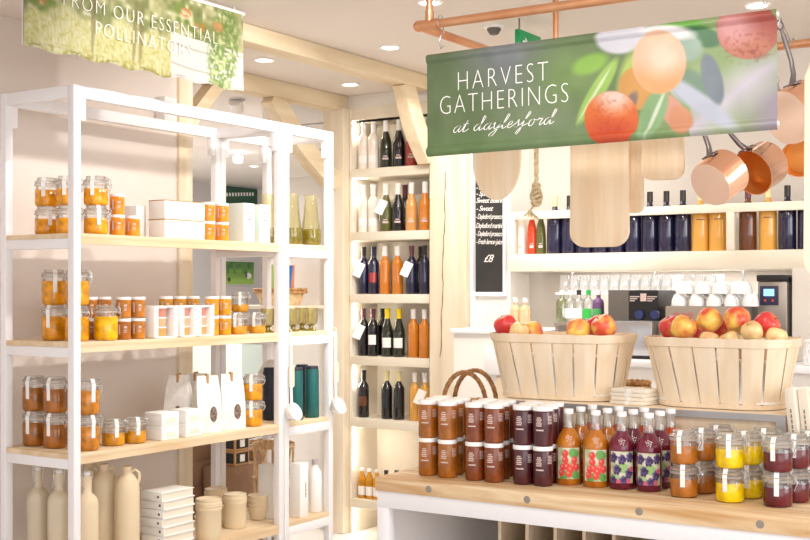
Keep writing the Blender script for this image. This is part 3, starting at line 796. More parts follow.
x, y = atY(199, 5.05)
for k in range(5): cardboard(x, y, .17, .3, .135, k * .139, f'flat brown carton stacked beyond the wall end, {ORD[k]} from the floor', BROWN, 0, 'brown cartons')
x, y = atY(232, 5.12); cardboard(x, y, .16, .3, .52, 0, 'dull brown carton on the floor with two windowed boxes on top', BROWN)
for k in range(2):
    t = thing('windowed_box', 'small kraft box with a dark window, ' + ('upper' if k else 'lower') + ' of two on the brown carton', 'box', (x, y, .5241 + k * .082), 0, 'kraft gift boxes')
    ob('carton', mk('carton', lambda b: box(b, -.075, .075, -.06, .06, 0, .08, .002), KRAFT), t)
    ob('window', mk('window', lambda b: (box(b, .0752, .076, -.05, .05, .012, .07), box(b, -.065, .065, -.0612, -.0602, .012, .07)), BLACK), t)
    ob('jar_inside', mk('jar_inside', lambda b: box(b, .0762, .0768, -.02, .02, .02, .06), PAPER), t)
x, y = atY(259, 5.45); cardboard(x, y, .2, .3, .575, 0, 'tall brown carton on the floor topped with twigs', BROWN)
def twigs(b):
    for k in range(16):
        a = random.uniform(-.6, .6); dx, dy = random.uniform(-.05, .05), random.uniform(-.08, .08)
        tube(b, [(dx - .07, dy, .01 + .003 * k), (dx, dy + .02, .02 + .004 * k), (dx + .06, dy + a * .08, .03 + .006 * k)], .004, 5)
tag(ob('twig_bundle', mk('twig_bundle', twigs, WICK), loc=(x, y, .58)), 'loose bundle of dry twigs on the tall brown carton', 'twigs')
# wall ledge with a basket of packets
t = thing('wall_ledge', 'pale timber ledge on the back wall behind the olive tumblers', 'shelf', (0, 0, 0))
ob('board', mk('board', lambda b: box(b, -4.98, -4.46, 5.62, WY - .001, 1.385, 1.405, .003), CABW), t)
ob('bracket', mk('bracket', lambda b: box(b, -4.75, -4.72, 5.7, WY - .001, 1.30, 1.385, .003), CABW), t)
x = -4.67
def shell_basket(r0, r1, h, sy=1.0):
    def f(b):
        lathe(b, [(0, 0), (r0, 0), (r1, h), (r1 - .008, h), (r0 - .008, .01), (0, .01)], 28); xf(b, Matrix.Diagonal((1, sy, 1, 1)))
    def g(b):
        for q in range(2): tube(b, [((r1 + .003) * math.cos(2 * PI * i / 36), sy * (r1 + .003) * math.sin(2 * PI * i / 36), h - .004 - q * .016 + .004 * (i % 2)) for i in range(36)], .008, 6, True)
    return mk('woven_side', f, WICKL), mk('rim', g, WICK)
sb = shell_basket(.13, .17, .1, .8)
t = thing('packet_basket', 'round woven basket of bright packets on the wall ledge', 'basket', (x, 5.80, 1.4052)); ob('woven_side', sb[0], t); ob('rim', sb[1], t)
def pillow(wd, hh, dp):
    def f(b):
        n = 10
        def surf(s):
            return [[b.verts.new((wd * (i / n - .5), s * dp * math.sin(PI * i / n) ** .6 * math.sin(PI * j / n) ** .6, hh * j / n)) for i in range(n + 1)] for j in range(n + 1)]
        for s in (1, -1):
            g = surf(s)
            for j in range(n):
                for i in range(n): b.faces.new((g[j][i], g[j][i + 1], g[j + 1][i + 1], g[j + 1][i]))
        bmesh.ops.remove_doubles(b, verts=b.verts, dist=1e-5)
    return mk('packet', f)
pk = pillow(.092, .235, .022)
for k, (dx, dy, col, ry, nm) in enumerate(((-.062, -.02, '8fb24a', -6, 'lime green packet in the ledge basket'), (.02, .05, 'e08a62', 2, 'coral packet in the ledge basket, behind the others'), (-.06, .03, 'e9e4dc', -4, 'white packet in the ledge basket'), (.045, -.03, '2f6fc0', 8, 'blue packet leaning in the ledge basket'))):
    tag(ob('food_packet', pk, loc=(x + dx, 5.80 + dy, 1.42), rot=(0, R(ry), 0), mat=M('packet_' + col, col, .35)), nm, 'packet', 'packets in the ledge basket')
# far wall sign and picture
y, zz = onX(240, -9.09)
t = thing('wall_sign', 'dark green sign with a pale lettering band on the far wall', 'sign', (-9.09, y, hgt(196, zz)))
ob('panel', mk('panel', lambda b: box(b, -.01, .01, -.3, .3, -.1, .1, .004), M('deep_green', '2f5a44', .6)), t)
ob('lettering', mk('lettering', lambda b: [box(b, .0102, .012, -.25 + k * .05, -.222 + k * .05, -.02 + .004 * k, .02 + .004 * k) for k in range(10)], PAPER, 0), t)
ny, nx = 30, 60; Yg, Xg = np.mgrid[0:ny, 0:nx]; img = np.ones((ny, nx, 3)) * hx('7fa850')
blend(img, np.clip((12 - Yg) / 5, 0, 1), hx('5d8a4a')); blend(img, np.clip(vnoise(ny, nx, 6, 3) * 1.5 - .6, 0, 1) * (Yg < 16), hx('3e6a3a')); blend(img, np.clip((Yg - 18) / 6, 0, 1), hx('a0c85c'))
blend(img, ell(Xg, Yg, 48, 18, 6, 4), hx('f4f2f0')); blend(img, ell(Xg, Yg, 43, 17, 2, 4), hx('3a3a3c')); blend(img, ell(Xg, Yg, 8, 23, 3, 3), hx('4a4a3a'))
y, zz = onX(239, -9.09)
t = thing('meadow_picture', 'framed picture of cows in a green meadow on the far wall', 'picture', (-9.09, y, hgt(273, zz)))
ob('print', grid_mesh('print', nx, ny, lambda u, v: (.012, .25 - .5 * (1 - u), .13 - .26 * v), img, BANNERM), t)
ob('backing', mk('backing', lambda b: box(b, -.005, .011, -.255, .255, -.135, .135, .003), WHITE), t)
tag(ob('far_counter', mk('far_counter', lambda b: box(b, -8.7, -7.3, 8.5, 10.6, 0, 1.06, .01), M('pale_sage', 'b9c4ba', .6))), 'long pale sage counter in the room behind', 'counter')

# ================================================================== WINE CABINET
cx0, cx1 = xp1 + .004, xq0 - .004
SHZ = [2.243, 1.856, 1.476, 1.095, .715, .217]
t = thing('wine_cabinet', 'tall recessed limed-oak wine cabinet between the two timber posts', 'cabinet', (0, 0, 0))
CABIN = M('cabinet_inner', 'efe6d6', .7)
ob('back_panel', mk('back_panel', lambda b: box(b, cx0, cx1, WY + .28, WY + .30, 0, 2.62), CABIN), t)
for xs, nm in ((cx0, 'side_panel'), (cx1 - .018, 'side_panel')): ob('side_panel', mk('side_panel', lambda b: box(b, xs, xs + .018, WY + .001, WY + .28, 0, 2.62), CABIN), t)
ob('top_panel', mk('top_panel', lambda b: box(b, cx0 + .018, cx1 - .018, WY + .001, WY + .28, hgt(117, 7.24), 2.62), CABW), t)
for zz in SHZ: ob('shelf', mk('shelf', lambda b: box(b, cx0 + .0181, cx1 - .0181, WY - .012, WY + .279, zz - .055, zz - .0008, .003), CABW), t)
for k in range(6):
    zt = (SHZ + [0.0])[k - 1] - .06 if k else hgt(117, 7.24) - .004
    ob('led_strip', mk('led_strip', lambda b: box(b, cx0 + .0182, cx0 + .026, WY + .02, WY + .03, SHZ[k] + .19, zt - .01), LED), t)
ob('led_strip', mk('led_strip', lambda b: box(b, cx0 + .0182, cx0 + .026, WY + .02, WY + .03, .03, .15), LED), t)


def bottle(name, prof, cap_prof, label=None, r=.034):
    k = [('bottle_body', mk('bottle_body', lambda b: lathe(b, prof, 22), DARKG), DARKG, []), ('capsule', mk('capsule', lambda b: lathe(b, cap_prof, 18), CAPW), CAPW, [])]
    if label: k.append(('label', mk('label', lambda b: curved_rows(b, r, label), PAPER, 0), PAPER, []))
    return (name, k)


def P_bord(r=.034, h=.29): return [(0, 0), (r * .94, 0), (r, .004), (r, h * .62), (r * .96, h * .67), (r * .6, h * .74), (r * .4, h * .78), (r * .38, h * .96), (r * .43, h * .965), (r * .43, h), (0, h)]
def P_burg(r=.037, h=.29): return [(0, 0), (r * .94, 0), (r, .004), (r, h * .48), (r * .94, h * .56), (r * .6, h * .7), (r * .42, h * .78), (r * .38, h * .96), (r * .43, h * .965), (r * .43, h), (0, h)]
def cap(r=.034, h=.29, f=.8): return [(r * .44, h * f), (r * .45, h * .95), (r * .48, h * .955), (r * .48, h * 1.003), (0, h * 1.004)]
B_BO = bottle('wine_bottle', P_bord(), cap(), [(-.2, .75, .07, .13)])
B_BU = bottle('wine_bottle', P_burg(), cap(.037), [(-.2, .8, .055, .115)], .037)
B_SP = bottle('wine_bottle', P_burg(), cap(.037, f=.66), [(-.1, .5, .05, .062), (-.1, .35, .068, .074)], .037)
B_PA = bottle('wine_bottle', P_bord(), cap(f=.66), [(-.2, .8, .04, .085)])
TAGM = mk('price_tag', lambda b: (box(b, -.026, .026, -.0012, .0012, -.09, 0, .0005), xf(b, Matrix.Translation((-.012, -.0435, .19)) @ Matrix.Rotation(R(24), 4, 'Y'))), PAPER, 0)
TAGS = mk('tag_string', lambda b: tube(b, [(.016 * math.cos(a), .016 * math.sin(a), .215) for a in [2 * PI * i / 14 for i in range(14)]], .002, 5, True), PAPER)
WG = 'bottles in the wine cabinet'
SHN = ['top', 'second', 'third', 'fourth', 'fifth']
WINE = [
    [(361, 0, B_PA, PALEG, CAPW, PAPER, 'pale pink', 0), (373.5, 0, B_PA, PALEG, CAPW, PAPER, 'pale pink', 0), (386, 0, B_SP, DARKG, CAPW, INK, 'dark green', 0), (399, 0, B_SP, BLACKG, CAPW, INK, 'black', 0), (411.5, 0, B_SP, REDG, CAPB, INK, 'red', 0), (424, 0, B_SP, AMBERG, CAPW, INK, 'amber', 0)],
    [(361, 0, B_PA, PALEG, CAPW, PAPER, 'pale pink', 0), (373.5, 0, B_PA, PALEG, CAPW, PAPER, 'pale pink', 0), (386, 0, B_SP, GREENG, CAPW, INK, 'olive green', 1), (398, 0, B_SP, BLACKG, CAPW, INK, 'black', 0), (411.5, 0, B_SP, ROSEG, CAPW, INK, 'peach', 0), (425, 0, B_SP, ORANGEG, CAPW, INK, 'orange', 0), (405, .11, B_SP, BLACKG, CAPM, INK, 'black rear', 0)],
    [(360, 0, B_BO, NAVYG, CAPB, NAVYG, 'navy', 1), (373.5, 0, B_BO, NAVYG, NAVYG, REDG, 'navy', 0), (385, 0, B_BO, ORANGEG, CAPW, ORANGEG, 'orange', 0), (397.5, 0, B_BO, ORANGEG, CAPW, ORANGEG, 'orange', 0), (411.5, 0, B_BO, NAVYG, CAPM, NAVYG, 'dark plum', 1), (424.5, 0, B_BO, NAVYG, CAPB, NAVYG, 'navy', 0), (367, .11, B_BO, NAVYG, CAPB, NAVYG, 'navy rear', 0), (421, .13, B_BO, BLACKG, CAPB, BLACKG, 'black rear', 0)],
    [(362, 0, B_BO, BLACKG, CAPM, BLACKG, 'black', 1), (373, 0, B_BO, BLACKG, CAPM, PAPER, 'black', 0), (387.5, 0, B_BU, DARKG, CAPY, PAPER, 'dark green', 0), (399, 0, B_BU, DARKG, CAPY, PAPER, 'dark green', 0), (413.5, 0, B_BO, ORANGEG, CAPW, ORANGEG, 'orange', 0), (424.5, 0, B_BO, ORANGEG, CAPW, ORANGEG, 'deep orange', 0), (383, .11, B_BO, BLACKG, CAPB, BLACKG, 'black rear', 0)],
    [(361, 0, B_BO, BLACKG, CAPB, BROWNG, 'black', 0), (387, 0, B_BO, BLACKG, CAPC, BLACKG, 'black', 0), (399, 0, B_BO, BLACKG, CAPC, BLACKG, 'black', 0), (415, 0, B_BO, AMBERG, CAPW, AMBERG, 'amber', 0), (425, 0, B_BO, AMBERG, CAPW, AMBERG, 'amber', 1)]]
CAPN = {CAPW: 'white', CAPB: 'black', CAPY: 'yellow', CAPC: 'cream', CAPM: 'plum', NAVYG: 'navy'}
for s, row in enumerate(WINE):
    n = 0
    for px, dy, kd, bm_, cm, lm, cn, tg in row:
        Y = WY + .055 + dy; x, _ = onY(px, Y)
        x = max(cx0 + .068, min(cx1 - .06, x))
        pos = f'{ORD[n]} from the brightly lit side' if not dy else 'standing in the rear row'
        if not dy: n += 1
        t = inst(kd, f'{cn.replace(" rear", "")} wine bottle with {CAPN[cm]} capsule, {SHN[s]} cabinet shelf, {pos}' , 'bottle', (x, Y, SHZ[s]), face(x, Y), WG, {'bottle_body': bm_, 'capsule': cm, 'label': lm})
        if tg:
            ptag = ob('price_tag', TAGM, t); ob('tag_string', TAGS, ptag)
JB = bottle('juice_bottle', [(0, 0), (.0245, 0), (.026, .004), (.026, .1), (.022, .125), (.012, .15), (.012, .18), (0, .18)], [(.0125, .165), (.0135, .167), (.0135, .182), (0, .182)], [(0, 1.1, .02, .075)], .026)
for k, px in enumerate((358.5, 366.5, 374.5)):
    x, _ = onY(px, WY + .05); x = max(cx0 + .06, x)
    inst(JB, f'small yellow juice bottle on the lowest cabinet shelf, {ORD[k]} from the timber post', 'bottle', (cx0 + .06 + k * .056, WY + .05, SHZ[5]), face(x, WY), 'juice bottles', {'bottle_body': JM['marmalade'], 'capsule': CAPW})
for k, px in enumerate((380, 386)):
    inst(JB, 'small brown beer bottle on the lowest cabinet shelf, ' + ('beside the yellow juice' if k == 0 else 'half hidden by the table corner'), 'bottle', (cx0 + .232 + k * .056, WY + .06 + .03 * k, SHZ[5]), 0, 'brown bottles', {'bottle_body': BROWNG, 'capsule': CAPB, 'label': BROWNG})

# ================================================================== CHALKBOARD
bx0, bz = onY(472, WY + .03); bx1, _ = onY(506, WY + .03)
t = thing('chalkboard', 'tall narrow chalkboard menu with a white frame beside the timber post', 'sign', (0, 0, 0))
zb, zt = hgt(292, bz), hgt(120, bz)
ob('slate', mk('slate', lambda b: box(b, bx0 + .015, bx1 - .015, WY + .030, WY + .040, zb, zt), SLATE), t)
def frame4(b):
    box(b, bx0, bx0 + .018, WY + .022, WY + .0495, zb - .025, zt + .02, .002); box(b, bx1 - .018, bx1, WY + .022, WY + .0495, zb - .025, zt + .02, .002)
    box(b, bx0 + .018, bx1 - .018, WY + .0225, WY + .0495, zb - .025, zb, .002); box(b, bx0 + .018, bx1 - .018, WY + .0225, WY + .0495, zt, zt + .02, .002)
ob('frame', mk('frame', frame4, WHITE), t)
lines = [(168, 'Prosecco'), (174, 'Peach'), (180, 'Bellini'), (187, '- Sweet'), (193, '- Sparkling'), (200, 'Sweet Bellini'), (208, '- Sweet'), (216, '- Daylesford prosecco'), (225, 'Daylesford martini'), (233, '- Daylesford prosecco'), (241, '- Fresh lemon juice'), (259, '£8')]
for py, s in lines:
    sz = .062 if s == '£8' else .042
    me = text_mesh('chalk_writing', s, sz, 0.85, .35, .0006, 'LEFT', .0001); wdt = max(v.co.x for v in me.vertices); lim = (bx1 - bx0) - .048
    sc = min(1, lim / wdt)
    for v in me.vertices: v.co.x *= sc
    ob('chalk_writing', me, t, loc=(bx0 + .026 + (.05 if s == '£8' else 0), WY + .0293, hgt(py + 3, bz)), rot=(R(90), R(2.0), 0), mat=CHALK)

# ================================================================== BAR
BY = 5.9
b0, _ = onY(508, BY); bR = .35
t = thing('bar_shelf', 'long pale timber bottle shelf with a front rail above the bar', 'shelf', (0, 0, 0))
ob('shelf_board', mk('shelf_board', lambda b: box(b, b0, bR, BY, 6.315, 1.602, 1.697, .004), CABW), t)
ob('front_rail', mk('front_rail', lambda b: box(b, b0 + .04, bR, BY, BY + .03, 1.888, 1.932, .003), CABW), t)
xd, _ = onY(730, BY)
for xs in (b0, xd - .02): ob('upright', mk('upright', lambda b: box(b, xs, xs + .04, BY + .001, BY + .031, 1.697, 1.932, .003), CABW), t)
ob('end_panel', mk('end_panel', lambda b: box(b, b0, b0 + .008, BY + .031, 6.315, 1.697, 1.9, .002), CABW), t)
B_N = bottle('spirit_bottle', [(0, 0), (.0425, 0), (.044, .004), (.044, .2), (.041, .215), (.018, .245), (.0145, .25), (.0145, .30), (0, .30)], [(.0155, .262), (.0155, .318), (0, .318)], [(0, .5, .16, .164)], .044)
B_J = bottle('spirit_bottle', [(0, 0), (.0275, 0), (.029, .004), (.029, .1), (.024, .15), (.014, .19), (.013, .225), (0, .225)], [(.014, .2), (.0145, .232), (0, .232)], [(-.1, .4, .035, .05), (-.1, .3, .056, .06)], .029)
BARB = [(521, B_J, PALEG, CAPC, 'pale frosted'), (532, B_J, SCARLET, CAPC, 'scarlet'), (541, B_J, GREENG, CAPB, 'olive green'), (555, B_N, NAVYG, CAPC, 'navy'), (569.5, B_N, NAVYG, CAPB, 'navy'), (585.5, B_N, NAVYG, CAPB, 'navy'), (601.5, B_N, NAVYG, CAPB, 'navy'), (617.5, B_N, NAVYG, CAPB, 'navy'),
        (633.5, B_N, NAVYG, CAPB, 'navy'), (650, B_N, NAVYG, CAPB, 'navy'), (666.5, B_N, NAVYG, CAPB, 'navy'), (683, B_N, NAVYG, CAPB, 'navy'), (700.5, B_N, AMBERG, CAPC, 'amber'), (718, B_N, AMBERG, CAPC, 'amber'), (748, B_N, BROWNG, CAPM, 'brown'), (768, B_N, AMBERG, CAPC, 'amber'), (787.5, B_N, NAVYG, CAPB, 'navy'), (807, B_N, NAVYG, CAPB, 'navy')]
for k, (px, kd, m, cm, cn) in enumerate(BARB):
    x, _ = onY(px, BY + .085)
    inst(kd, f'{cn} bottle behind the bar shelf rail, {ORD[k]} along from the chalkboard', 'bottle', (x, BY + .085, 1.6972), face(x, BY), 'bottles on the bar shelf', {'bottle_body': m, 'capsule': cm, 'label': INK if kd is B_J else NAVY})
# hanging glass tray
g0, _ = onY(556, BY + .03); g1, _ = onY(733, BY + .03)
t = thing('glass_tray', 'slim white tray of upturned glasses slung beneath the bar shelf', 'tray', (0, 0, 0))
zt_ = 1.487
ob('tray_board', mk('tray_board', lambda b: box(b, g0, g1, BY + .02, BY + .24, zt_ - .012, zt_, .003), WHITE), t)
for xs in (g0 + .005, (g0 + g1) / 2, g1 - .012): ob('hanger', mk('hanger', lambda b: box(b, xs, xs + .006, BY + .222, BY + .23, zt_, 1.602), STEEL), t)
def gl(b): lathe(b, [(.027, 0), (.0285, .002), (.027, .05), (.024, .088), (.022, .093), (0, .093)], 18)
GLB = mk('tumbler', gl, thin_glass('tumbler_glass', 'ffffff', .2, .08, .22))
n = int((g1 - g0 - .05) / .058)
for r_ in range(2):
    for k in range(n):
        if r_ == 0 and k == int(n * .74): continue
        tag(ob('tumbler', GLB, loc=(g0 + .035 + k * .058 + r_ * .02, BY + .065 + r_ * .09, zt_ + .0005)), f'upturned clear tumbler on the hanging tray, {"front" if r_ == 0 else "rear"} row, {ORD[k]} from the chalkboard end', 'glass', 'tumblers on the hanging tray')
# counter and machines
CZ = 1.17
t = thing('bar_counter', 'white panelled bar counter behind the fruit crates', 'counter', (0, 0, 0))
c0, _ = onY(467, 5.3)
ob('counter_body', mk('counter_body', lambda b: box(b, -2.55, .6, 5.3, 5.85, 0, CZ - .03), WALLW), t)
ob('worktop', mk('worktop', lambda b: box(b, -2.58, .6, 5.26, 5.88, CZ - .03, CZ, .006), WHITE), t)
for k in range(5): ob('door_panel', mk('door_panel', lambda b: box(b, -2.5 + k * .6, -1.95 + k * .6, 5.285, 5.2995, .1, CZ - .1, .004), WALLW), t)
x, zz = onY(487, 5.2)
t = thing('white_cabinet', 'low white cabinet with a drawer standing by the timber post', 'cabinet', (0, 0, 0))
ob('cabinet_body', mk('cabinet_body', lambda b: box(b, -3.25, -2.72, 5.5, 5.95, 0, 1.27, .005), WALLW), t)
ob('drawer', mk('drawer', lambda b: box(b, -3.05, -2.74, 5.475, 5.4995, 1.06, 1.19, .004), WHITE), t)
ob('top_board', mk('top_board', lambda b: box(b, -3.26, -2.71, 5.48, 5.96, 1.27, 1.295, .004), WHITE), t)
ob('plank_front', mk('plank_front', lambda b: box(b, -2.99, -2.74, 5.488, 5.4995, .5, 1.05, .004), OAK), t)
SP = bottle('spirit_bottle', [(0, 0), (.028, 0), (.03, .003), (.03, .095), (.026, .112), (.011, .125), (.011, .15), (0, .15)], [(.0125, .14), (.0125, .165), (0, .165)], [(0, .9, .02, .07)], .03)
for k, px in enumerate((515.5, 525)):
    x, _ = onY(px, 5.55); inst(SP, 'small rose bottle with a white cap on the white cabinet, ' + ('beneath the chalkboard' if k == 0 else 'second from the chalkboard'), 'bottle', (onY(px, 5.62)[0], 5.62, 1.2955), 0, 'rose bottles on the counter', {'bottle_body': ROSEP, 'capsule': CAPW, 'label': ROSEP})
t = thing('riser_shelf', 'small grey riser shelf holding spirits on the bar', 'shelf', (0, 0, 0))
r0, _ = onY(558, 5.6); r1, _ = onY(609, 5.6)
ob('top_board', mk('top_board', lambda b: box(b, r0, r1, 5.55, 5.8, 1.315, 1.335, .003), STEELD), t)
for xs in (r0 + .004, r1 - .024): ob('leg', mk('leg', lambda b: box(b, xs, xs + .02, 5.56, 5.79, CZ, 1.315), STEELD), t)
SPG = thin_glass('pale_green_glass', 'dfe8c8', .15)
for px, m, cm, lm, cn in ((562, SPG, CAPW, SPG, 'pale green glass'), (570.5, GLASSM, CAPW, PAPER, 'clear white-labelled'), (579, GLASSM, CAPB, PAPER, 'clear black-capped'), (588.5, GLASSM, M('green_cap', '25b04a', .4), M('green_lab', '38c050', .4), 'clear green-capped'), (598.5, M('purple_drink', '6a4a78', .1), CAPW, M('green_lab2', '4aa860', .4), 'purple')):
    x, _ = onY(px, 5.66); inst(SP, f'{cn} spirit bottle on the grey riser shelf', 'bottle', (x, 5.66, 1.3352), 0, 'spirits on the riser', {'bottle_body': m, 'capsule': cm, 'label': lm})
# grinder
gx0, gz = onY(612, 5.6); gx1, _ = onY(662, 5.6)
t = thing('coffee_grinder', 'black and steel coffee grinder on the bar behind the crates', 'machine', (0, 0, 0))
ob('tower', mk('tower', lambda b: box(b, gx0, gx0 + .11, 5.55, 5.8, CZ, hgt(290, gz), .004), DGREY), t)
ob('head', mk('head', lambda b: box(b, gx0 + .11, gx1, 5.55, 5.8, hgt(322, gz), hgt(290, gz), .006), BLACK), t)
ob('body', mk('body', lambda b: box(b, gx0 + .04, gx1 + .02, 5.42, 5.549, CZ + .012, hgt(319, 6.1), .008), STEEL), t)
ob('base', mk('base', lambda b: box(b, gx0 + .035, gx1 + .025, 5.415, 5.549, CZ, CZ + .012, .002), BLACK), t)
def emblem(b):
    xm = (gx0 + .11 + gx1) / 2; zm = hgt(297, gz)
    for s in (-1, 1):
        for q in range(3): box(b, xm + s * (.02 if s > 0 else .07), xm + s * (.02 if s > 0 else .07) + .05 - .012 * q, 5.5485, 5.5499, zm - q * .01, zm + .005 - q * .01)
    box(b, xm - .015, xm + .015, 5.548, 5.5499, zm - .02, zm + .018)
ob('winged_emblem', mk('winged_emblem', emblem, INK, 0), t)
for k in range(2): ob('blue_reflection', mk('blue_reflection', lambda b: (lathe(b, [(0, 0), (.022, 0), (.022, .02), (0, .022)], 16), xf(b, Matrix.Translation((gx0 + .17 + k * .08, 5.5495, hgt(314, gz))) @ Matrix.Rotation(R(90), 4, 'X'))), M('reflection_blue', '2a3468', .3)), t)  # blue discs modelled in place of reflections on the black head
# espresso machine
e0, ez = onY(668, 5.5); e1, _ = onY(744, 5.5)
t = thing('espresso_machine', 'wide warm grey espresso machine carrying stacked white cups', 'machine', (0, 0, 0))
ztop = hgt(306, ez)
ob('body', mk('body', lambda b: box(b, e0, e1, 5.46, 5.84, CZ + .03, ztop, .008), WARMG), t)
ob('drip_tray', mk('drip_tray', lambda b: box(b, e0 + .02, e1 - .02, 5.4, 5.459, CZ, CZ + .05, .004), STEEL), t)
ob('foot', mk('foot', lambda b: box(b, e0 + .03, e1 - .03, 5.48, 5.82, CZ, CZ + .03), BLACK), t)
me = text_mesh('lettering', 'ooo', .06, 1.0, 0, .0006); ob('lettering', me, t, loc=(e0 + .09, 5.4588, hgt(318, ez)), rot=(R(90), 0, 0), mat=M('red_letter', 'd0605a', .4))
for k in range(2): ob('group_head', mk('group_head', lambda b: (lathe(b, [(0, -.05), (.032, -.05), (.035, 0), (0, 0)], 18), xf(b, Matrix.Translation((e0 + .2 + k * .15, 5.43, CZ + .12)))), STEEL), t)
def cupf(b): lathe(b, [(.036, 0), (.037, .001), (.035, .03), (.026, .05), (.022, .054), (.022, .058), (0, .056)], 20)
CUP = mk('cup_body', cupf, LIDW); CUPH = mk('handle', lambda b: tube(b, [(.032, 0, .012), (.045, 0, .016), (.047, 0, .032), (.03, 0, .042)], .0035, 6), LIDW)
for lay in range(2):
    for k in range(5 if lay == 0 else 4):
        for r_ in range(2):
            x = e0 + .045 + k * .085 + lay * .03; y = 5.53 + r_ * .1
            t = thing('coffee_cup', f'upturned white cup on the espresso machine, {"upper" if lay else "lower"} layer, {"front" if r_ == 0 else "rear"}, {ORD[k]} from the grinder', 'cup', (x, y, ztop + .0005 + lay * .0585), random.uniform(-1, 1), 'cups on the espresso machine'); ob('cup_body', CUP, t); ob('handle', CUPH, t)
x, _ = onY(750, 5.48)
t = thing('milk_jug', 'black milk jug beside the espresso machine', 'jug', (x + .03, 5.42, CZ), 0)
ob('jug_body', mk('jug_body', lambda b: lathe(b, [(0, 0), (.045, 0), (.05, .02), (.045, .11), (.035, .15), (.04, .17), (0, .165)], 20), BLACK), t)
ob('handle', mk('handle', lambda b: tube(b, [(.035, 0, .15), (.075, 0, .14), (.078, 0, .06), (.046, 0, .03)], .006, 8), STEEL), t)
# water boiler
w0, wz = onY(757.5, 5.6); w1, _ = onY(787, 5.6)
t = thing('water_boiler', 'tall steel hot-water boiler with a black control panel', 'machine', (0, 0, 0))
zt2 = hgt(275, wz)
ob('body', mk('body', lambda b: box(b, w0, w1, 5.6, 5.84, CZ + .06, zt2 - .03, .006), STEELD), t)
ob('lid', mk('lid', lambda b: box(b, w0 - .004, w1 + .004, 5.595, 5.845, zt2 - .03, zt2, .004), BLACK), t)
ob('base', mk('base', lambda b: box(b, w0 - .004, w1 + .004, 5.56, 5.84, CZ, CZ + .06, .004), DGREY), t)
xm = w0 + (w1 - w0) * .5
pan = ob('control_panel', mk('control_panel', lambda b: box(b, xm - .055, xm + .03, 5.592, 5.5995, hgt(305, wz), hgt(286, wz), .002), NAVY), t)
ob('display', mk('display', lambda b: box(b, xm - .037, xm + .012, 5.5905, 5.5919, hgt(296, wz), hgt(289, wz)), emit('display', '7fb4f0', 1.0)), pan)
for k in range(2): ob('button', mk('button', lambda b: (lathe(b, [(0, 0), (.006, 0), (.005, .003), (0, .003)], 12), xf(b, Matrix.Translation((xm - .03 + k * .035, 5.5919, hgt(300.5, wz))) @ Matrix.Rotation(R(90), 4, 'X'))), M('red_button', 'd84838', .4)), pan)
p0, _ = onY(788, 5.6)
struct('trim_11', lambda b: box(b, p0 + .012, bR + .2, 5.62, 5.84, CZ, 1.6, .004), M('bar_column', 'ddd5cb', .7))
# white wire basket at the end
x, zz = onY(803, 5.1)
def wireb(b):
    for k in range(18):
        a = 2 * PI * k / 18
        for s in (-1, 1): tube(b, [(.1 * math.cos(a + s * .5 * i / 4), .1 * math.sin(a + s * .5 * i / 4), .005 + .1 * i / 4) for i in range(5)], .004, 5)
    for zq in (.005, .105): tube(b, [(.1 * math.cos(2 * PI * i / 24), .1 * math.sin(2 * PI * i / 24), zq) for i in range(24)], .006, 6, True)
t = thing('string_basket', 'white open-weave string basket at the end of the bar counter', 'basket', (x + .03, 5.4, CZ + .001)); ob('lattice', mk('lattice', wireb, LIDW), t)
ob('base', mk('base', lambda b: lathe(b, [(0, 0), (.095, 0), (.095, .006), (0, .006)], 20), LIDW), t)

# ================================================================== TABLE
TZ, TY0, TY1, TX0, TX1 = .884, 3.27, 4.30, -2.235, .55
t = thing('display_table', 'pine-topped white display table crowded with jars and bottles', 'table', (0, 0, 0))
def top(b):
    for k in range(5):
        w_ = (TY1 - TY0) / 5; box(b, TX0, TX1, TY0 + k * w_ + .0006, TY0 + (k + 1) * w_ - .0006, TZ - .046, TZ - .0008, .0025)
ob('tabletop', mk('tabletop', top, TABLEW), t)
ob('apron', mk('apron', lambda b: box(b, TX0 + .006, TX1, TY0 + .006, TY0 + .05, TZ - .1, TZ - .046, .002), WHITE), t)
for xs in (TX0 + .006, TX1 - .05):
    for ys in (TY0 + .006, TY1 - .05): ob('leg', mk('leg', lambda b: box(b, xs, xs + .042, ys, ys + .042, 0, TZ - .1 if ys < 4 else TZ - .046, .002), WHITE), t)
ob('side_rail', mk('side_rail', lambda b: box(b, TX0 + .006, TX0 + .048, TY0 + .05, TY1 - .05, TZ - .1, TZ - .046, .002), WHITE), t)
ob('back_panel', mk('back_panel', lambda b: box(b, TX0 + .05, TX1, TY1 - .02, TY1 - .008, .02, TZ - .047), M('panel_grey', 'ebe7e5', .7)), t)
ob('side_panel', mk('side_panel', lambda b: box(b, TX0 + .012, TX0 + .024, TY0 + .05, TY1 - .052, .02, TZ - .1005), M('side_grey', 'f2f0f0', .7)), t)
ob('low_shelf', mk('low_shelf', lambda b: box(b, TX0 + .05, TX1, TY0 + .06, TY1 - .06, .42, .44), WHITE), t)
for px in (428.5, 527, 639, 760):
    x, _ = onY(px, TY0)
    pg = ob('bolt_plug', mk('bolt_plug', lambda b: (lathe(b, [(0, .0015), (.006, .0015), (.0105, .001), (.0125, -.002)], 18), xf(b, Matrix.Translation((x, TY0, TZ - .023)) @ Matrix.Rotation(R(90), 4, 'X'))), M('plug_grey', '8f867c', .5)), t)
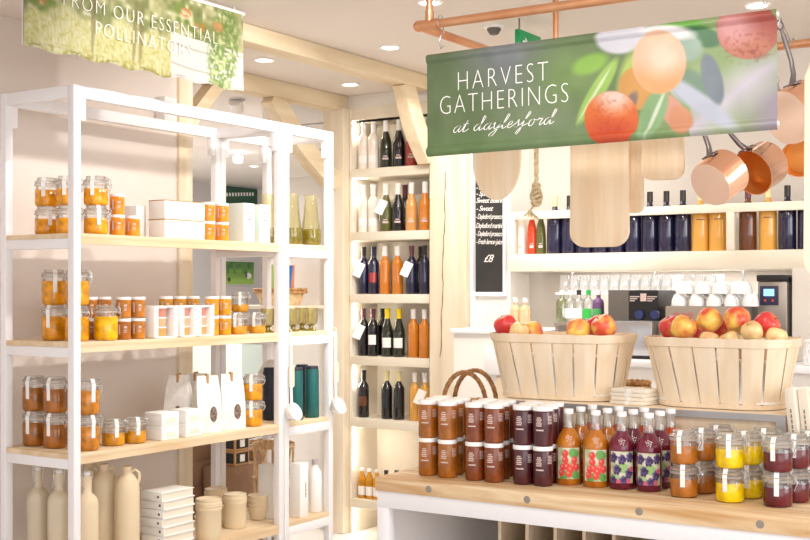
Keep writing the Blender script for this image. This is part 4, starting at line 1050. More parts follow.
# crate with dividers under the table
t = thing('divided_crate', 'open wooden crate with upright dividers under the table', 'crate', (0, 0, .4402))
k0, _ = onY(517, 3.75); k1, _ = onY(632, 3.75)
ob('crate_base', mk('crate_base', lambda b: box(b, k0, k1, 3.6, 4.0, 0, .012), SPRUCE), t)
for ya in (3.6, 3.988): ob('side_panel', mk('side_panel', lambda b: box(b, k0, k1, ya, ya + .012, .012, .2 if ya < 3.7 else .29), SPRUCE), t)
for q in range(5):
    xs = k0 + (k1 - k0 - .012) * q / 4; ob('divider', mk('divider', lambda b: box(b, xs, xs + .012, 3.6121, 3.9879, .0121, .3), SPRUCE), t)
m0, _ = onY(647, 3.6); m1, _ = onY(703, 3.6)
tag(ob('folded_cloth', mk('folded_cloth', lambda b: [box(b, m0, m1 - .004 * k, 3.5, 3.85, k * .045, k * .045 + .044, .012) for k in range(6)], noisy('indigo_cloth', '2c2640', '3e3656', (20, 20, 20), .9)), loc=(0, 0, .4402)), 'folded dark indigo cloth on the shelf under the table', 'cloth')

# jam jars
JG = 'jam jars on the table'
COLS = [(428, 474.5, 'amber'), (447.5, 476.8, 'amber'), (475, 479.5, 'rust'), (494, 481.3, 'rust'), (523, 483.5, 'plum'), (543, 485.2, 'plum')]
RN = ['front', 'second', 'third']
for c, (px, py, col) in enumerate(COLS):
    x0, y0 = onZ(px, py, TZ)
    for r_ in range(3):
        x, y = x0 - r_ * .015, y0 + r_ * .071
        for k, tier in enumerate(('lower', 'upper')):
            inst(JAMJAR, f'{col if col != "rust" else "rust-brown"} jam jar with white lid, {tier} tier, {RN[r_]} row, {ORD[c]} column from the timber post', 'jar', (x, y, TZ + k * .125), face(x, y), JG, {'jar_body': JM[col]}, () if r_ < 2 else ('label_print',))


# cordials
def berry_label(seed, kind):
    ny, nx = 44, 40; Yg, Xg = np.mgrid[0:ny, 0:nx]; rng = np.random.default_rng(seed)
    img = np.ones((ny, nx, 3)) * hx('d9d6c4'); n1 = vnoise(ny, nx, 7, seed)
    blend(img, np.clip(n1 * 3 - 1.6, 0, 1), hx('a8bf88'))
    if kind == 'red':
        blend(img, ell(Xg, Yg, 28, 8, 9, 7, 30), hx('6fa85a')); blend(img, ell(Xg, Yg, 12, 38, 8, 6, -20), hx('58a04c')); blend(img, ell(Xg, Yg, 30, 37, 8, 6, 20), hx('62a852'))
        for cx, cy in ((14, 8), (14, 17), (10, 27), (17, 26), (8, 35), (23, 30), (29, 17), (27, 25), (33, 27), (20, 36)):
            blend(img, ell(Xg, Yg, cx, cy, 5.2, 5.2), hx('e2483f')); blend(img, ell(Xg, Yg, cx - 1.5, cy - 1.5, 1.6, 1.6, 0, .6) * .8, hx('f6b0a0'))
    else:
        blend(img, ell(Xg, Yg, 22, 22, 9, 7, 30), hx('9cc47c')); blend(img, ell(Xg, Yg, 8, 36, 9, 6), hx('a8c890'))
        for cx, cy in ((20, 11), (6, 9), (33, 8), (12, 25), (31, 30), (22, 40), (5, 40)):
            for q in range(16):
                a = q * 2.4; rr = 1.5 * math.sqrt(q)
                blend(img, ell(Xg, Yg, cx + rr * math.cos(a), cy + rr * math.sin(a), 2.0, 2.0, 0, .5), hx('3c2c58') if (q % 3) else hx('6a5a90'))
        for cx, cy in ((35, 24), (14, 41), (30, 40)): blend(img, ell(Xg, Yg, cx, cy, 3.6, 3.6), hx('d8607c'))
    return img


CR = .0405
def cordial(kind, seed):
    prof = [(0, 0), (CR * .92, 0), (CR, .006), (CR, .125), (CR * .97, .137), (CR * .8, .153), (CR * .5, .172), (CR * .44, .178)]
    def neck(b): lathe(b, [(CR * .44, .178), (CR * .4, .19), (CR * .36, .212), (CR * .38, .218), (CR * .38, .226)], 20)
    lm = grid_mesh('picture_label', 40, 44, lambda u, v: ((CR + .0006) * math.sin((u - .5) * 1.9), -(CR + .0006) * math.cos((u - .5) * 1.9), .118 - .098 * v), berry_label(seed, kind), LABELM)
    def emb(b):
        n = 8
        for q in range(11):
            a = 2.4 * q; rr = .0034 * math.sqrt(q); u, v = rr * math.cos(a), rr * math.sin(a)
            zz = .148 + v; r_ = CR * (.97 - (zz - .137) * 13) + .0015 if False else CR * np.interp(zz, [.125, .137, .153, .172], [1, .97, .8, .5]) + .0008
            ctr = Vector((r_ * math.sin(u / r_), -r_ * math.cos(u / r_), zz))
            ring = []
            for i in range(n):
                uu, vv = u + .0016 * math.cos(2 * PI * i / n), zz + .0013 * math.sin(2 * PI * i / n)
                r2 = CR * np.interp(vv, [.125, .137, .153, .172], [1, .97, .8, .5]) + .0009
                ring.append(b.verts.new((r2 * math.sin(uu / r2), -r2 * math.cos(uu / r2), vv)))
            b.faces.new(ring)
    liquid = JM['orange'] if kind == 'red' else JM['berry']
    return ('cordial_bottle', [('bottle_body', mk('bottle_body', lambda b: lathe(b, prof, 26), liquid), liquid, []), ('glass_neck', mk('glass_neck', neck, GLASSM), GLASSM, []),
                               ('cap', mk('cap', lambda b: lathe(b, [(.0145, .222), (.0155, .223), (.0155, .2355), (.0145, .2375), (0, .2375)], 20), LIDW), LIDW, []),
                               ('picture_label', lm, LABELM, []), ('berry_emblem', mk('berry_emblem', emb, PAPER, 0), PAPER, [])])


CO_R, CO_B = cordial('red', 5), cordial('black', 9)
CORAMB = noisy('cordial_amber', 'a85c0e', 'c47816', (30, 30, 14), .1, 3, coat=.5)
CORRED = noisy('cordial_red', 'b8400e', 'cc5416', (30, 30, 14), .1, 3, coat=.5)
CORPUR = noisy('cordial_purple', '5c1026', '761a36', (30, 30, 14), .1, 3, coat=.5)
for c, (px, py, kd, m, cn) in enumerate(((565.5, 483, CO_R, CORAMB, 'amber redcurrant'), (592.5, 485.5, CO_R, CORAMB, 'orange redcurrant'), (618.5, 487.5, CO_B, CORPUR, 'purple blackberry'), (645.5, 489.8, CO_B, CORPUR, 'purple blackberry'))):
    x0, y0 = onZ(px, py, TZ)
    for r_ in range(3):
        x, y = x0 + .011 + r_ * .004, y0 + r_ * .083
        k2, m2, n2 = (kd, m, cn) if r_ < 2 else (CO_R, CORRED, 'red-orange redcurrant')
        inst(k2, f'{n2} cordial bottle, {RN[r_] if r_ < 2 else "rear"} row, {ORD[c]} column from the jam jars', 'bottle', (x, y, TZ), face(x, y), 'cordial bottles', {'bottle_body': m2})
# clip jars on the table
for c, (px, py, col, cn) in enumerate(((684, 496, 'spice', 'amber chutney'), (730, 501, 'mango', 'bright yellow piccalilli'), (778, 505.5, 'berry', 'dark red beetroot'))):
    x0, y0 = onZ(px, py, TZ)
    for r_ in range(3):
        x, y = x0 + r_ * .022, y0 + r_ * .099
        for k, tier in enumerate(('lower', 'upper')):
            clip(CLIP_T, f'squat clip-top jar of {cn}, {tier} tier, {RN[r_]} row', x, y, TZ + k * .099, col, g='clip-top jars on the table', turn=(-.35 if (k + r_ + c) % 2 else -.1))

# riser behind the jars
Q0, _ = onY(492, 3.72); Q1, _ = onY(785, 3.72); QZ = 1.113
t = thing('display_riser', 'long timber riser edged in grey metal carrying the fruit crates', 'riser', (0, 0, 0))
ob('front_board', mk('front_board', lambda b: box(b, Q0 + .012, Q1 - .012, 3.738, 3.75, TZ + .012, QZ - .012), SPRUCE), t)
ob('top_board', mk('top_board', lambda b: box(b, Q0, Q1, 3.735, 4.2, QZ - .012, QZ, .001), SPRUCE), t)
def edging(b):
    box(b, Q0, Q1, 3.725, 3.7345, QZ - .02, QZ + .001); box(b, Q0, Q0 + .03, 3.726, 3.7375, TZ + .001, QZ - .02); box(b, Q1 - .03, Q1, 3.726, 3.7375, TZ + .001, QZ - .02)
ob('metal_edging', mk('metal_edging', edging, M('galvanised', 'b9b8ba', .4, .6)), t)
for xs in (Q0, Q1 - .012): ob('side_board', mk('side_board', lambda b: box(b, xs, xs + .012, 3.738, 4.2, TZ + .0005, QZ - .0121), SPRUCE), t)


# fruit crates
def perim(wd, dp, r, s):
    """point at fraction s round a rounded rectangle and its outward normal"""
    a, b = wd / 2 - r, dp / 2 - r; seg = [2 * a, PI * r / 2, 2 * b, PI * r / 2] * 2; tot = sum(seg); d = (s % 1.0) * tot
    corners = [(-a, -b - r, 0), (a, -b, -90), (a + r, -b, 90), (a, b, 0), (a, b + r, 180), (-a, b, 90), (-a - r, b, 270), (-a, -b, 180)]
    for k, L_ in enumerate(seg):
        if d <= L_ or k == 7:
            cx, cy, a0 = corners[k]
            if k % 2 == 0:
                t_ = R(a0); return Vector((cx + math.cos(t_) * d, cy + math.sin(t_) * d)), Vector((math.sin(t_), -math.cos(t_)))
            t_ = R(a0) + d / r; return Vector((cx + r * math.cos(t_), cy + r * math.sin(t_))), Vector((math.cos(t_), math.sin(t_)))
        d -= L_


def fruit_crate(label, loc, rot, tw, bw, h, seedv):
    rng = random.Random(seedv); t = thing('fruit_crate', label, 'crate', loc, rot, 'fruit crates'); dpt, dpb = .30, .24; NS = 17
    for k in range(NS):
        def slat(b):
            g0_, g1_ = (k + .05 + rng.uniform(-.02, .02)) / NS, (k + .95 + rng.uniform(-.02, .02)) / NS; n = 6; gi, go = [], []
            for j, zz in enumerate((.004, h * .5, h - .004)):
                f_ = zz / h; W, D = bw + (tw - bw) * f_, dpb + (dpt - dpb) * f_
                for i in range(n + 1):
                    p, nn = perim(W, D, .11, g0_ + (g1_ - g0_) * i / n); off = 0.06 / NS
                    gi.append(b.verts.new((p.x, p.y, zz))); go.append(b.verts.new((p.x + nn.x * .0035, p.y + nn.y * .0035, zz)))
            for j in range(2):
                for i in range(n):
                    a = j * (n + 1) + i; b.faces.new((gi[a], gi[a + 1], gi[a + n + 2], gi[a + n + 1])); b.faces.new((go[a], go[a + 1], go[a + n + 2], go[a + n + 1]))
            for i in range(n):
                b.faces.new((gi[i], gi[i + 1], go[i + 1], go[i])); q = 2 * (n + 1) + i; b.faces.new((gi[q], gi[q + 1], go[q + 1], go[q]))
            for j in range(2):
                for e in (0, n):
                    a = j * (n + 1) + e; b.faces.new((gi[a], go[a], go[a + n + 1], gi[a + n + 1]))
        ob('slat', mk('slat', slat, SPRUCE), t)
    def hoop(zz, hh, out):
        def f(b):
            n = 72; rings = []
            for (o_, z_) in ((out, zz), (out + .004, zz + .001), (out + .004, zz + hh - .001), (out, zz + hh)):
                f_ = (z_ if z_ < h else h) / h; W, D = bw + (tw - bw) * f_, dpb + (dpt - dpb) * f_; rg = []
                for i in range(n):
                    p, nn = perim(W, D, .11, i / n); wob = .0012 * math.sin(i * 1.7) * (1 if z_ > zz + .002 else 0); rg.append(b.verts.new((p.x + nn.x * o_, p.y + nn.y * o_, z_ + wob)))
                rings.append(rg)
            for a_, b_ in zip(rings, rings[1:] + rings[:1]):
                for i in range(n): j = (i + 1) % n; b.faces.new((a_[i], a_[j], b_[j], b_[i]))
        return f
    ob('top_hoop', mk('top_hoop', hoop(h - .026, .03, .0036), SPRUCE), t)
    ob('bottom_hoop', mk('bottom_hoop', hoop(.002, .016, .0036), SPRUCE), t)
    ob('crate_base', mk('crate_base', lambda b: prism(b, rrect(bw - .004, dpb - .004, .108, 6), 0, .008), SPRUCE), t)
    ob('packing_paper', mk('packing_paper', lambda b: prism(b, rrect((bw + tw) / 2 - .03, .245, .1, 6), .02, h - .075), CLOTHW), t)
    return t


def appl(b):
    prof = [(0, .008), (.01, .003), (.02, .002), (.03, .011), (.036, .026), (.0385, .042), (.036, .056), (.028, .067), (.016, .071), (.006, .066), (0, .062)]
    lathe(b, prof, 24)
    for v in b.verts:
        a = math.atan2(v.co.y, v.co.x); k = 1 + .025 * math.cos(5 * a); v.co.x *= k; v.co.y *= k
    xf(b, Matrix.Diagonal((1.1, 1.1, 1.1, 1)) @ Matrix.Translation((0, 0, -.036)))
AP = mk('apple_body', appl, APR, 60); ST = mk('stem', lambda b: tube(b, [(0, 0, .025), (.001, 0, .034), (.004, 0, .042)], [.0012, .0012, .0018], 6), M('stem_brown', '6a4a2a', .8))


def apples(loc, h, lst, crate):
    for k, (px, py, dy, m, lab, tilt) in enumerate(lst):
        X, z_ = onY(px, loc[1] + dy)
        t = thing('apple', lab, 'apple', (X, loc[1] + dy, max(hgt(py, z_), loc[2] + h - .075 + .040)), (tilt[0], tilt[1], k * 1.3), 'apples in the ' + crate)
        if m is APP: t.scale = (.82, .82, .82)
        ob('apple_body', AP, t, mat=m); ob('stem', ST, t)


x, z1 = onY(563, 3.93); LC = (x, 3.93, QZ + .0005); H1 = hgt(336, onY(563, 3.78)[1]) - QZ
fruit_crate('slatted wooden fruit crate behind the jam jars, beside the chalkboard', LC, R(1), .505, .425, H1, 3)
apples(LC, H1, [(506, 326, -.02, APR, 'dark red apple in the crate behind the jam jars, outermost at the post end', (.3, -.4)), (519, 332, -.085, APP, 'pale blush apple in the jam-jar crate, before the dark red one', (.5, .2)),
                (532, 333, .01, APY, 'peach apple in the jam-jar crate, behind the pale blush one', (-.2, .4)), 
                (578, 331, -.09, APY, 'yellow-red apple in the jam-jar crate, beside the big orange one', (.4, -.3)), (604, 327, -.07, APY, 'big orange-red apple in the jam-jar crate, highest of all', (.6, .2)),
                (597, 327, .02, APR, 'red apple in the jam-jar crate, behind the big orange one', (.1, -.5))], 'crate behind the jam jars')
x, z1 = onY(722, 3.93); RC = (x, 3.93, QZ + .0005); H2 = hgt(340, onY(722, 3.78)[1]) - QZ
fruit_crate('slatted wooden crate heaped with apples behind the clip-top jars', RC, R(-1), .485, .40, H2, 8)
apples(RC, H2, [(672, 328, -.03, APR, 'small crimson apple in the heaped crate, outermost toward the coffee grinder', (.3, -.3)), (683.5, 328, -.09, APY, 'red and yellow apple in the heaped crate beside the crimson one', (.5, .2)),
                (709, 321, -.045, APY, 'large red-yellow apple topping the heaped crate, stem toward the aisle', (.9, .1)), (737, 320, -.045, APY, 'large blush apple topping the heaped crate, below the espresso machine', (.5, -.2)),
                (752, 332, -.085, APP, 'peach-pink apple in the heaped crate beneath the boiler', (.5, .3)), (766, 325, -.01, APR, 'bright red tilted apple in the heaped crate, under the boiler', (.2, .9)),
                (776, 338, -.05, APP, 'low orange apple at the outer end of the heaped crate', (.2, .2)), (709, 342, -.1, APP, 'pale apple at the heaped crate rim, under the topmost one', (.3, 0)),
                (730, 342, -.098, APP, 'cream apple at the heaped crate rim, middle', (.3, .4)), (690, 333, .06, APR, 'red apple at the back of the heaped crate', (0, 0)), (722, 331, .035, APR, 'deep red apple between the large ones in the heaped crate', (0, .3))], 'heaped crate')
# raffia tie on the heaped crate belongs to the crate front
# cards between the crates
x, _ = onY(636, 3.83)
for k in range(4):
    t = thing('card_pack', f'pack of cream cards lying between the crates, {ORD[k]} from the bottom', 'cards', (x - .005 + .004 * (k % 2), 3.835, QZ + .0015 + k * .0135), R(4 * (k % 2) - 12), 'packs of cards between the crates')
    ob('cards', mk('cards', lambda b: box(b, -.068, .062, -.05, .05, 0, .0125, .001), CREAMP), t); ob('band', mk('band', lambda b: box(b, -.008, .008, -.0505, .0505, -.0003, .0128), PAPER), t)
x, _ = onY(640, 4.14)
pb = shell_basket(.045, .06, .05, .8)
t = thing('wicker_punnet', 'little wicker punnet behind the cream cards between the crates', 'basket', (x - .03, 4.142, QZ + .0005)); ob('woven_side', pb[0], t); ob('rim', pb[1], t)
def heap(b):
    bmesh.ops.create_icosphere(b, subdivisions=3, radius=1)
    rnd = random.Random(2)
    for v in b.verts: v.co *= 1 + rnd.uniform(-.1, .1)
    for v in b.verts: v.co = Vector((v.co.x * .04, v.co.y * .035, max(v.co.z, -.6) * .03 + .018))
x, _ = onY(652, 4.12)
tag(ob('crumpled_paper', mk('crumpled_paper', heap, CLOTHW), loc=(x + .06, 4.14, QZ + .0005)), 'crumpled white paper between the crates, behind the punnet', 'paper')
# leaning booklets at the end
for k in range(3):
    x, _ = onY(818 + k * 13.5, 3.80)
    t = thing('recipe_booklet', f'cream booklet leaning at the riser end, {ORD[k]} from the heaped crate', 'booklet', (x, 3.80, TZ + .0025), (0, R(-7), R(-18)), 'leaning booklets')
    ob('cover', mk('cover', lambda b: box(b, -.0165, .0165, -.1, .1, 0, .315, .002), CREAMP), t)
    ob('spine_print', mk('spine_print', lambda b: [box(b, -.0025, .0025, -.1008, -.1002, .08 + q * .016, .092 + q * .016) for q in range(11)], INKG, 0), t)
# wicker basket behind the jam jars
t = thing('wicker_basket', 'brown wicker shopping basket with two arched handles behind the jam jars', 'basket', (onY(470, 3.98)[0], 3.98, TZ + .0005), R(10))
sb = shell_basket(.1, .125, .19, .8); ob('woven_side', sb[0], t); ob('rim', sb[1], t)
for yy in (-.06, .06):
    def hd(b):
        for ph in (0, PI / 2, PI, 3 * PI / 2):
            tube(b, [((.085 + .005 * math.cos(ph + i * .9)) * math.cos(PI * i / 26), yy + .004 * math.sin(ph + i * .9), .18 + (.125 + .005 * math.cos(ph + i * .9)) * math.sin(PI * i / 26)) for i in range(27)], .0048, 6)
    ob('handle', mk('handle', hd, noisy('dark_wicker', '8a5f3a', 'b88a58', (60, 60, 60), .7)), t)

# ================================================================== COPPER FRAME, BANNERS, PANS
FZ, FY0, FY1, FX0, FX1 = 2.345, 3.25, 4.19, -2.05, .35
t = thing('pot_rack', 'rectangular copper pipe hanging frame suspended from the ceiling', 'frame', (0, 0, 0)); PR = .0145
for ys in (FY0, FY1): ob('long_pipe', mk('long_pipe', lambda b: tube(b, [(FX0, ys, FZ), (FX1, ys, FZ)], PR, 14), COPIPE), t)
ob('end_pipe', mk('end_pipe', lambda b: tube(b, [(FX0, FY0, FZ), (FX0, FY1, FZ)], PR, 14), COPIPE), t)
for xs, ys in ((FX0 + .04, FY0), (FX0 + .03, FY1), (FX1 - .2, FY0), (FX1 - .2, FY1)):
    ob('drop_pipe', mk('drop_pipe', lambda b: tube(b, [(xs, ys, FZ), (xs, ys, 2.749)], .0115, 12), COPIPE), t)
    ob('tee_joint', mk('tee_joint', lambda b: (tube(b, [(xs - .035, ys, FZ), (xs + .035, ys, FZ)], PR + .003, 14), tube(b, [(xs, ys, FZ), (xs, ys, FZ + .045)], .0145, 14)), COPIPE), t)
for ys in (FY0, FY1): ob('elbow', mk('elbow', lambda b: (bmesh.ops.create_uvsphere(b, u_segments=14, v_segments=10, radius=PR + .004), xf(b, Matrix.Translation((FX0, ys, FZ)))), COPIPE), t)


# --- green banner
NX, NY = 420, 130
BNY = 3.31; bxa, bza = onY(427, BNY); bxb, bzb = onY(777, BNY)
Xw = np.linspace(bxa, bxb, NX); px = (CX + F * (COS * Xw + SIN * BNY) / (-SIN * Xw + COS * BNY))[None, :].repeat(NY, 0); vv = np.linspace(0, 1, NY)[:, None].repeat(NX, 1)
py = 57 - .117 * (px - 427) + vv * (100 + .054 * (px - 427))
img = np.ones((NY, NX, 3)) * hx('74896098'[:6])
blend(img, np.clip(1 - vv / .45, 0, 1) * .7, hx('66795a')); blend(img, np.clip((vv - .7) / .3, 0, 1) * .6, hx('729a5c'))
blend(img, ell(px, py, 508, 55, 36, 38, 0, 1.4) * .75, hx('8d8fa0')); blend(img, ell(px, py, 540, 125, 40, 22, 0, 1.5) * .5, hx('97a58a')); blend(img, ell(px, py, 568, 75, 34, 24, 0, 1.4) * .6, hx('88ab62'))
blend(img, np.clip((px - 630) / 60, 0, 1) * .75, hx('a3bd80')); blend(img, np.clip((px - 730) / 40, 0, 1) * np.clip((py - 75) / 30, 0, 1), hx('a99faf'))
dd = (py - 75) * .78 + (px - 745) * .62
blend(img, np.clip(1 - np.abs(dd - 12) / 30, 0, 1) * (px > 690) * np.clip((py - 45) / 30, 0, 1), hx('d6d0de'))
blend(img, ell(px, py, 684, 35, 26, 12, 10, .3), hx('6db04a')); blend(img, ell(px, py, 702, 43, 20, 10, 12, .3), hx('4a7c52')); blend(img, ell(px, py, 685, 52, 18, 14, 20, .3), hx('9fb8a8'))
blend(img, ell(px, py, 622, 42, 26, 16, -8, .2), hx('d9d9e4')); blend(img, ell(px, py, 668, 38, 26, 7, 5, .5), hx('f0eef0'))
blend(img, ell(px, py, 597, 95, 37, 7.5, -58, .25), hx('a6cf6a')); blend(img, ell(px, py, 594, 98, 30, 1.5, -58, .5), hx('dff0c0')); blend(img, ell(px, py, 590, 68, 18, 9, -20, .5), hx('95c45a'))
blend(img, ell(px, py, 630, 86, 12, 30, 12, .5), hx('b8d070')); blend(img, ell(px, py, 676, 85, 10, 22, -20, .4), hx('cfd8b8'))
blend(img, ell(px, py, 640, 92, 22, 22, 0, .1), hx('dba35c')); blend(img, ell(px, py, 690, 92, 20, 16, 40, .3), hx('7d9a84')); blend(img, ell(px, py, 712, 85, 10, 26, -14, .2), hx('7f8c96')); blend(img, ell(px, py, 700, 108, 46, 9, 36, .5), hx('c6ccdc'))
blend(img, ell(px, py, 672, 116, 24, 11, 52, .2), hx('e0a490')); blend(img, ell(px, py, 680, 124, 14, 12, 60, .3), hx('dc9a74'))
blend(img, ell(px, py, 652, 118, 12, 28, 24, .25), hx('93b884')); blend(img, ell(px, py, 655, 117, 2, 26, 24, .7), hx('dcead0')); blend(img, ell(px, py, 628, 110, 6, 16, 30, .4), hx('8f7a70'))


def plum(cx, cy, rx, ry, base, hi, lo, hxo=-.3, hyo=-.35, ang=0):
    blend(img, ell(px, py, cx, cy, rx, ry, ang, .07), hx(base)); m = ell(px, py, cx, cy, rx, ry, ang, .07)
    blend(img, m * ell(px, py, cx - hxo * rx * .2, cy + ry * .75, rx * 1.1, ry * .7, 0, .9) * .8, hx(lo)); blend(img, m * ell(px, py, cx + hxo * rx, cy + hyo * ry, rx * .62, ry * .55, 0, 1.1), hx(hi))


plum(659, 67, 27, 31, 'f0c4a4', 'f8dcc4', 'e8ac70', .1, -.15); plum(611, 122, 27, 27, 'e8783a', 'f6d8c8', 'cf4a2a', .1, -.85); plum(748, 37, 31, 28, 'b85a50', 'e0a0a0', 'd08a6c', -.5, -.1)
spk = vnoise(NY, NX, 3, 4); blend(img, ell(px, py, 748, 52, 26, 16, 0, .6) * np.clip(spk * 3 - 1.7, 0, 1) * .5, hx('9a3c34')); blend(img, ell(px, py, 611, 118, 24, 20, 0, .5) * np.clip(spk * 3 - 1.9, 0, 1) * .4, hx('c83a1c'))
img += (vnoise(NY, NX, 14, 8)[..., None] - .5) * .05
zT, zB = hgt(55, bza), hgt(157, bza); BW, BH = bxb - bxa, zT - zB
t = thing('harvest_banner', 'green printed banner of ripening plums hanging from the copper frame', 'banner', (bxa, BNY, zT), (0, R(-.35), 0))


def bpos(u, v):
    off = 0.0
    if v < .09: off = .010 * math.sin(PI * (v / .09))
    if v > .9: off = .011 * math.sin(PI * ((v - .9) / .1))
    return (u * BW, -off, -v * BH)


ob('printed_sheet', grid_mesh('printed_sheet', NX, NY, bpos, img, BANNERM, .68), t)
ob('backing_sheet', mk('backing_sheet', lambda b: box(b, .001, BW - .001, .0015, .003, -BH, 0), PAPER), t)
for zz in (-.045 * BH, -.95 * BH): ob('hem_rod', mk('hem_rod', lambda b: tube(b, [(-.004, .0, zz), (BW + .004, .0, zz)], .0075, 10), LIDW), t)
def bx(pxv): return (onY(pxv, BNY)[0] - bxa)
PRINTW = M('white_print', 'f6f6f2', .5)
for s, pc, pyc, szp, spc in (('HARVEST', 503, 76, 19.5, 1.22), ('GATHERINGS', 504, 99, 19.5, 1.16)):
    z_ = onY(pc, BNY)[1]; me = text_mesh('lettering', s, .0258 / .73 * 1.34 * .98, spc, 0, .0004, 'CENTER', -.0012)
    xs_ = [v.co.x for v in me.vertices]; want = (bx(548) - bx(458)) if s == 'HARVEST' else (bx(568) - bx(440)); k_ = want / (max(xs_) - min(xs_)); ymin, ymax = min(v.co.y for v in me.vertices), max(v.co.y for v in me.vertices)
    hw = 18.5 / F * z_; kz = hw / (ymax - ymin); mid = (max(xs_) + min(xs_)) / 2
    for v in me.vertices: v.co.x = (v.co.x - mid) * k_; v.co.y = (v.co.y - (ymin + ymax) / 2) * kz
    ctr = (bx(548) + bx(458)) / 2 if s == 'HARVEST' else (bx(568) + bx(440)) / 2
    ob('lettering', me, t, loc=(ctr, -.0008, hgt(pyc, z_) - zT + ctr * math.tan(R(-.35))), rot=(R(90), 0, 0), mat=PRINTW)
# joined-up script drawn as pen strokes (x to the right, y up, x-height 1)
S = {
    'a': (1.35, [[(.95, .85), (.6, 1.0), (.2, .75), (.08, .35), (.3, .02), (.6, .15), (.95, .9)], [(.98, .98), (.85, .3), (1.0, .02), (1.35, .35)]]),
    't': (1.0, [[(.0, .35), (.45, 1.7), (.22, .3), (.4, .0), (1.0, .4)], [(-.05, 1.15), (.75, 1.2)]]),
    'd': (1.5, [[(.95, .85), (.6, 1.0), (.2, .75), (.08, .35), (.3, .02), (.6, .15), (1.0, 1.0), (1.3, 1.95), (1.05, 2.1), (.9, .4), (1.05, .02), (1.5, .35)]]),
    'y': (1.25, [[(.0, .7), (.2, 1.0), (.22, .3), (.45, .02), (.8, .4), (1.0, 1.0)], [(1.0, 1.0), (.75, -.2), (.3, -1.0), (-.15, -.95), (.1, -.5), (1.25, .35)]]),
    'l': (.9, [[(0, .3), (.5, 1.2), (.75, 1.9), (.55, 2.1), (.3, 1.2), (.2, .3), (.4, .0), (.9, .35)]]),
    'e': (.95, [[(.0, .3), (.45, .5), (.65, .8), (.45, 1.0), (.15, .7), (.1, .25), (.35, .0), (.95, .38)]]),
    's': (.95, [[(.0, .35), (.4, .8), (.5, 1.1), (.6, .7), (.65, .25), (.35, .0), (.1, .12)], [(.4, .0), (.95, .35)]]),
    'f': (1.1, [[(.0, .3), (.6, 1.2), (.95, 1.95), (.75, 2.15), (.5, 1.2), (.2, -.4), (-.1, -1.05), (-.3, -.85), (.1, -.2), (.5, .15), (1.1, .42)]]),
    'o': (1.2, [[(.75, .95), (.35, .95), (.1, .5), (.25, .05), (.6, .1), (.8, .55), (.65, .95), (.85, .85), (1.2, .8)]]),
    'r': (1.0, [[(.0, .75), (.2, 1.05), (.3, .9), (.65, .95), (.5, .3), (.62, .0), (1.0, .35)]]),
}


def catmull(p, n=7):
    out = []; q = [p[0]] + list(p) + [p[-1]]
    for i in range(1, len(q) - 2):
        a, b, c_, d = [np.array(q[i + k - 1], float) for k in range(4)]
        for j in range(n):
            t_ = j / n; out.append(.5 * ((2 * b) + (c_ - a) * t_ + (2 * a - 5 * b + 4 * c_ - d) * t_ ** 2 + (3 * b - a - 3 * c_ + d) * t_ ** 3))
    out.append(np.array(p[-1], float)); return out


def script(b, word, wpen=.13):
    cx = 0; sl = .35
    for ch in word:
        if ch == ' ': cx += .75; continue
        adv, strokes = S[ch]
        for st in strokes:
            pts = catmull(st); prev = None
            for i, p in enumerate(pts):
                d = pts[min(i + 1, len(pts) - 1)] - pts[max(i - 1, 0)]; L_ = math.hypot(*d) or 1; d = d / L_
                wd = wpen * (.35 + .65 * abs(d[1]) ** 1.2); X_ = cx + p[0] + sl * p[1]; nv = (-d[1] * wd / 2 - .0, d[0] * wd / 2)
                A = b.verts.new((X_ + nv[0] + .02, p[1] + nv[1] + .02, 0)); B = b.verts.new((X_ - nv[0] - .02, p[1] - nv[1] - .02, 0))
                if prev: b.faces.new((prev[0], prev[1], B, A))
                prev = (A, B)
        cx += adv
me = mk('script_lettering', lambda b: script(b, 'at daylesford'), PRINTW, 0)
xs_ = [v.co.x for v in me.vertices]; want = bx(557) - bx(453); k_ = want / (max(xs_) - min(xs_)); z_ = onY(505, BNY)[1]
for v in me.vertices: v.co = Vector(((v.co.x - min(xs_)) * k_, v.co.y * 6.6 / F * z_, 0))
ob('script_lettering', me, t, loc=(bx(453), -.0012, hgt(127.5, onY(505, BNY)[1]) - zT + bx(505) * math.tan(R(-.35)) - .002), rot=(R(90), 0, 0))
# s-hooks of the banner
def shook(b, h_): tube(b, [(0, -.018, h_ - .016), (0, -.0185, h_), (0, -.012, h_ + .016), (0, 0, h_ + .0185), (0, .012, h_ + .016), (0, .0185, h_), (0, .014, h_ - .03), (0, 0, h_ * .5), (-.008, 0, .02), (0, 0, 0), (.01, 0, .01)], .0022, 6)
for k, pxv in enumerate((441, 765)):
    x = onY(pxv, FY0)[0]; hh = FZ - zT + .004
    ob('hook', mk('hook', lambda b: (shook(b, hh), xf(b, Matrix.Translation((x - bxa, FY0 - BNY + .0, 0)))), STEEL), t)

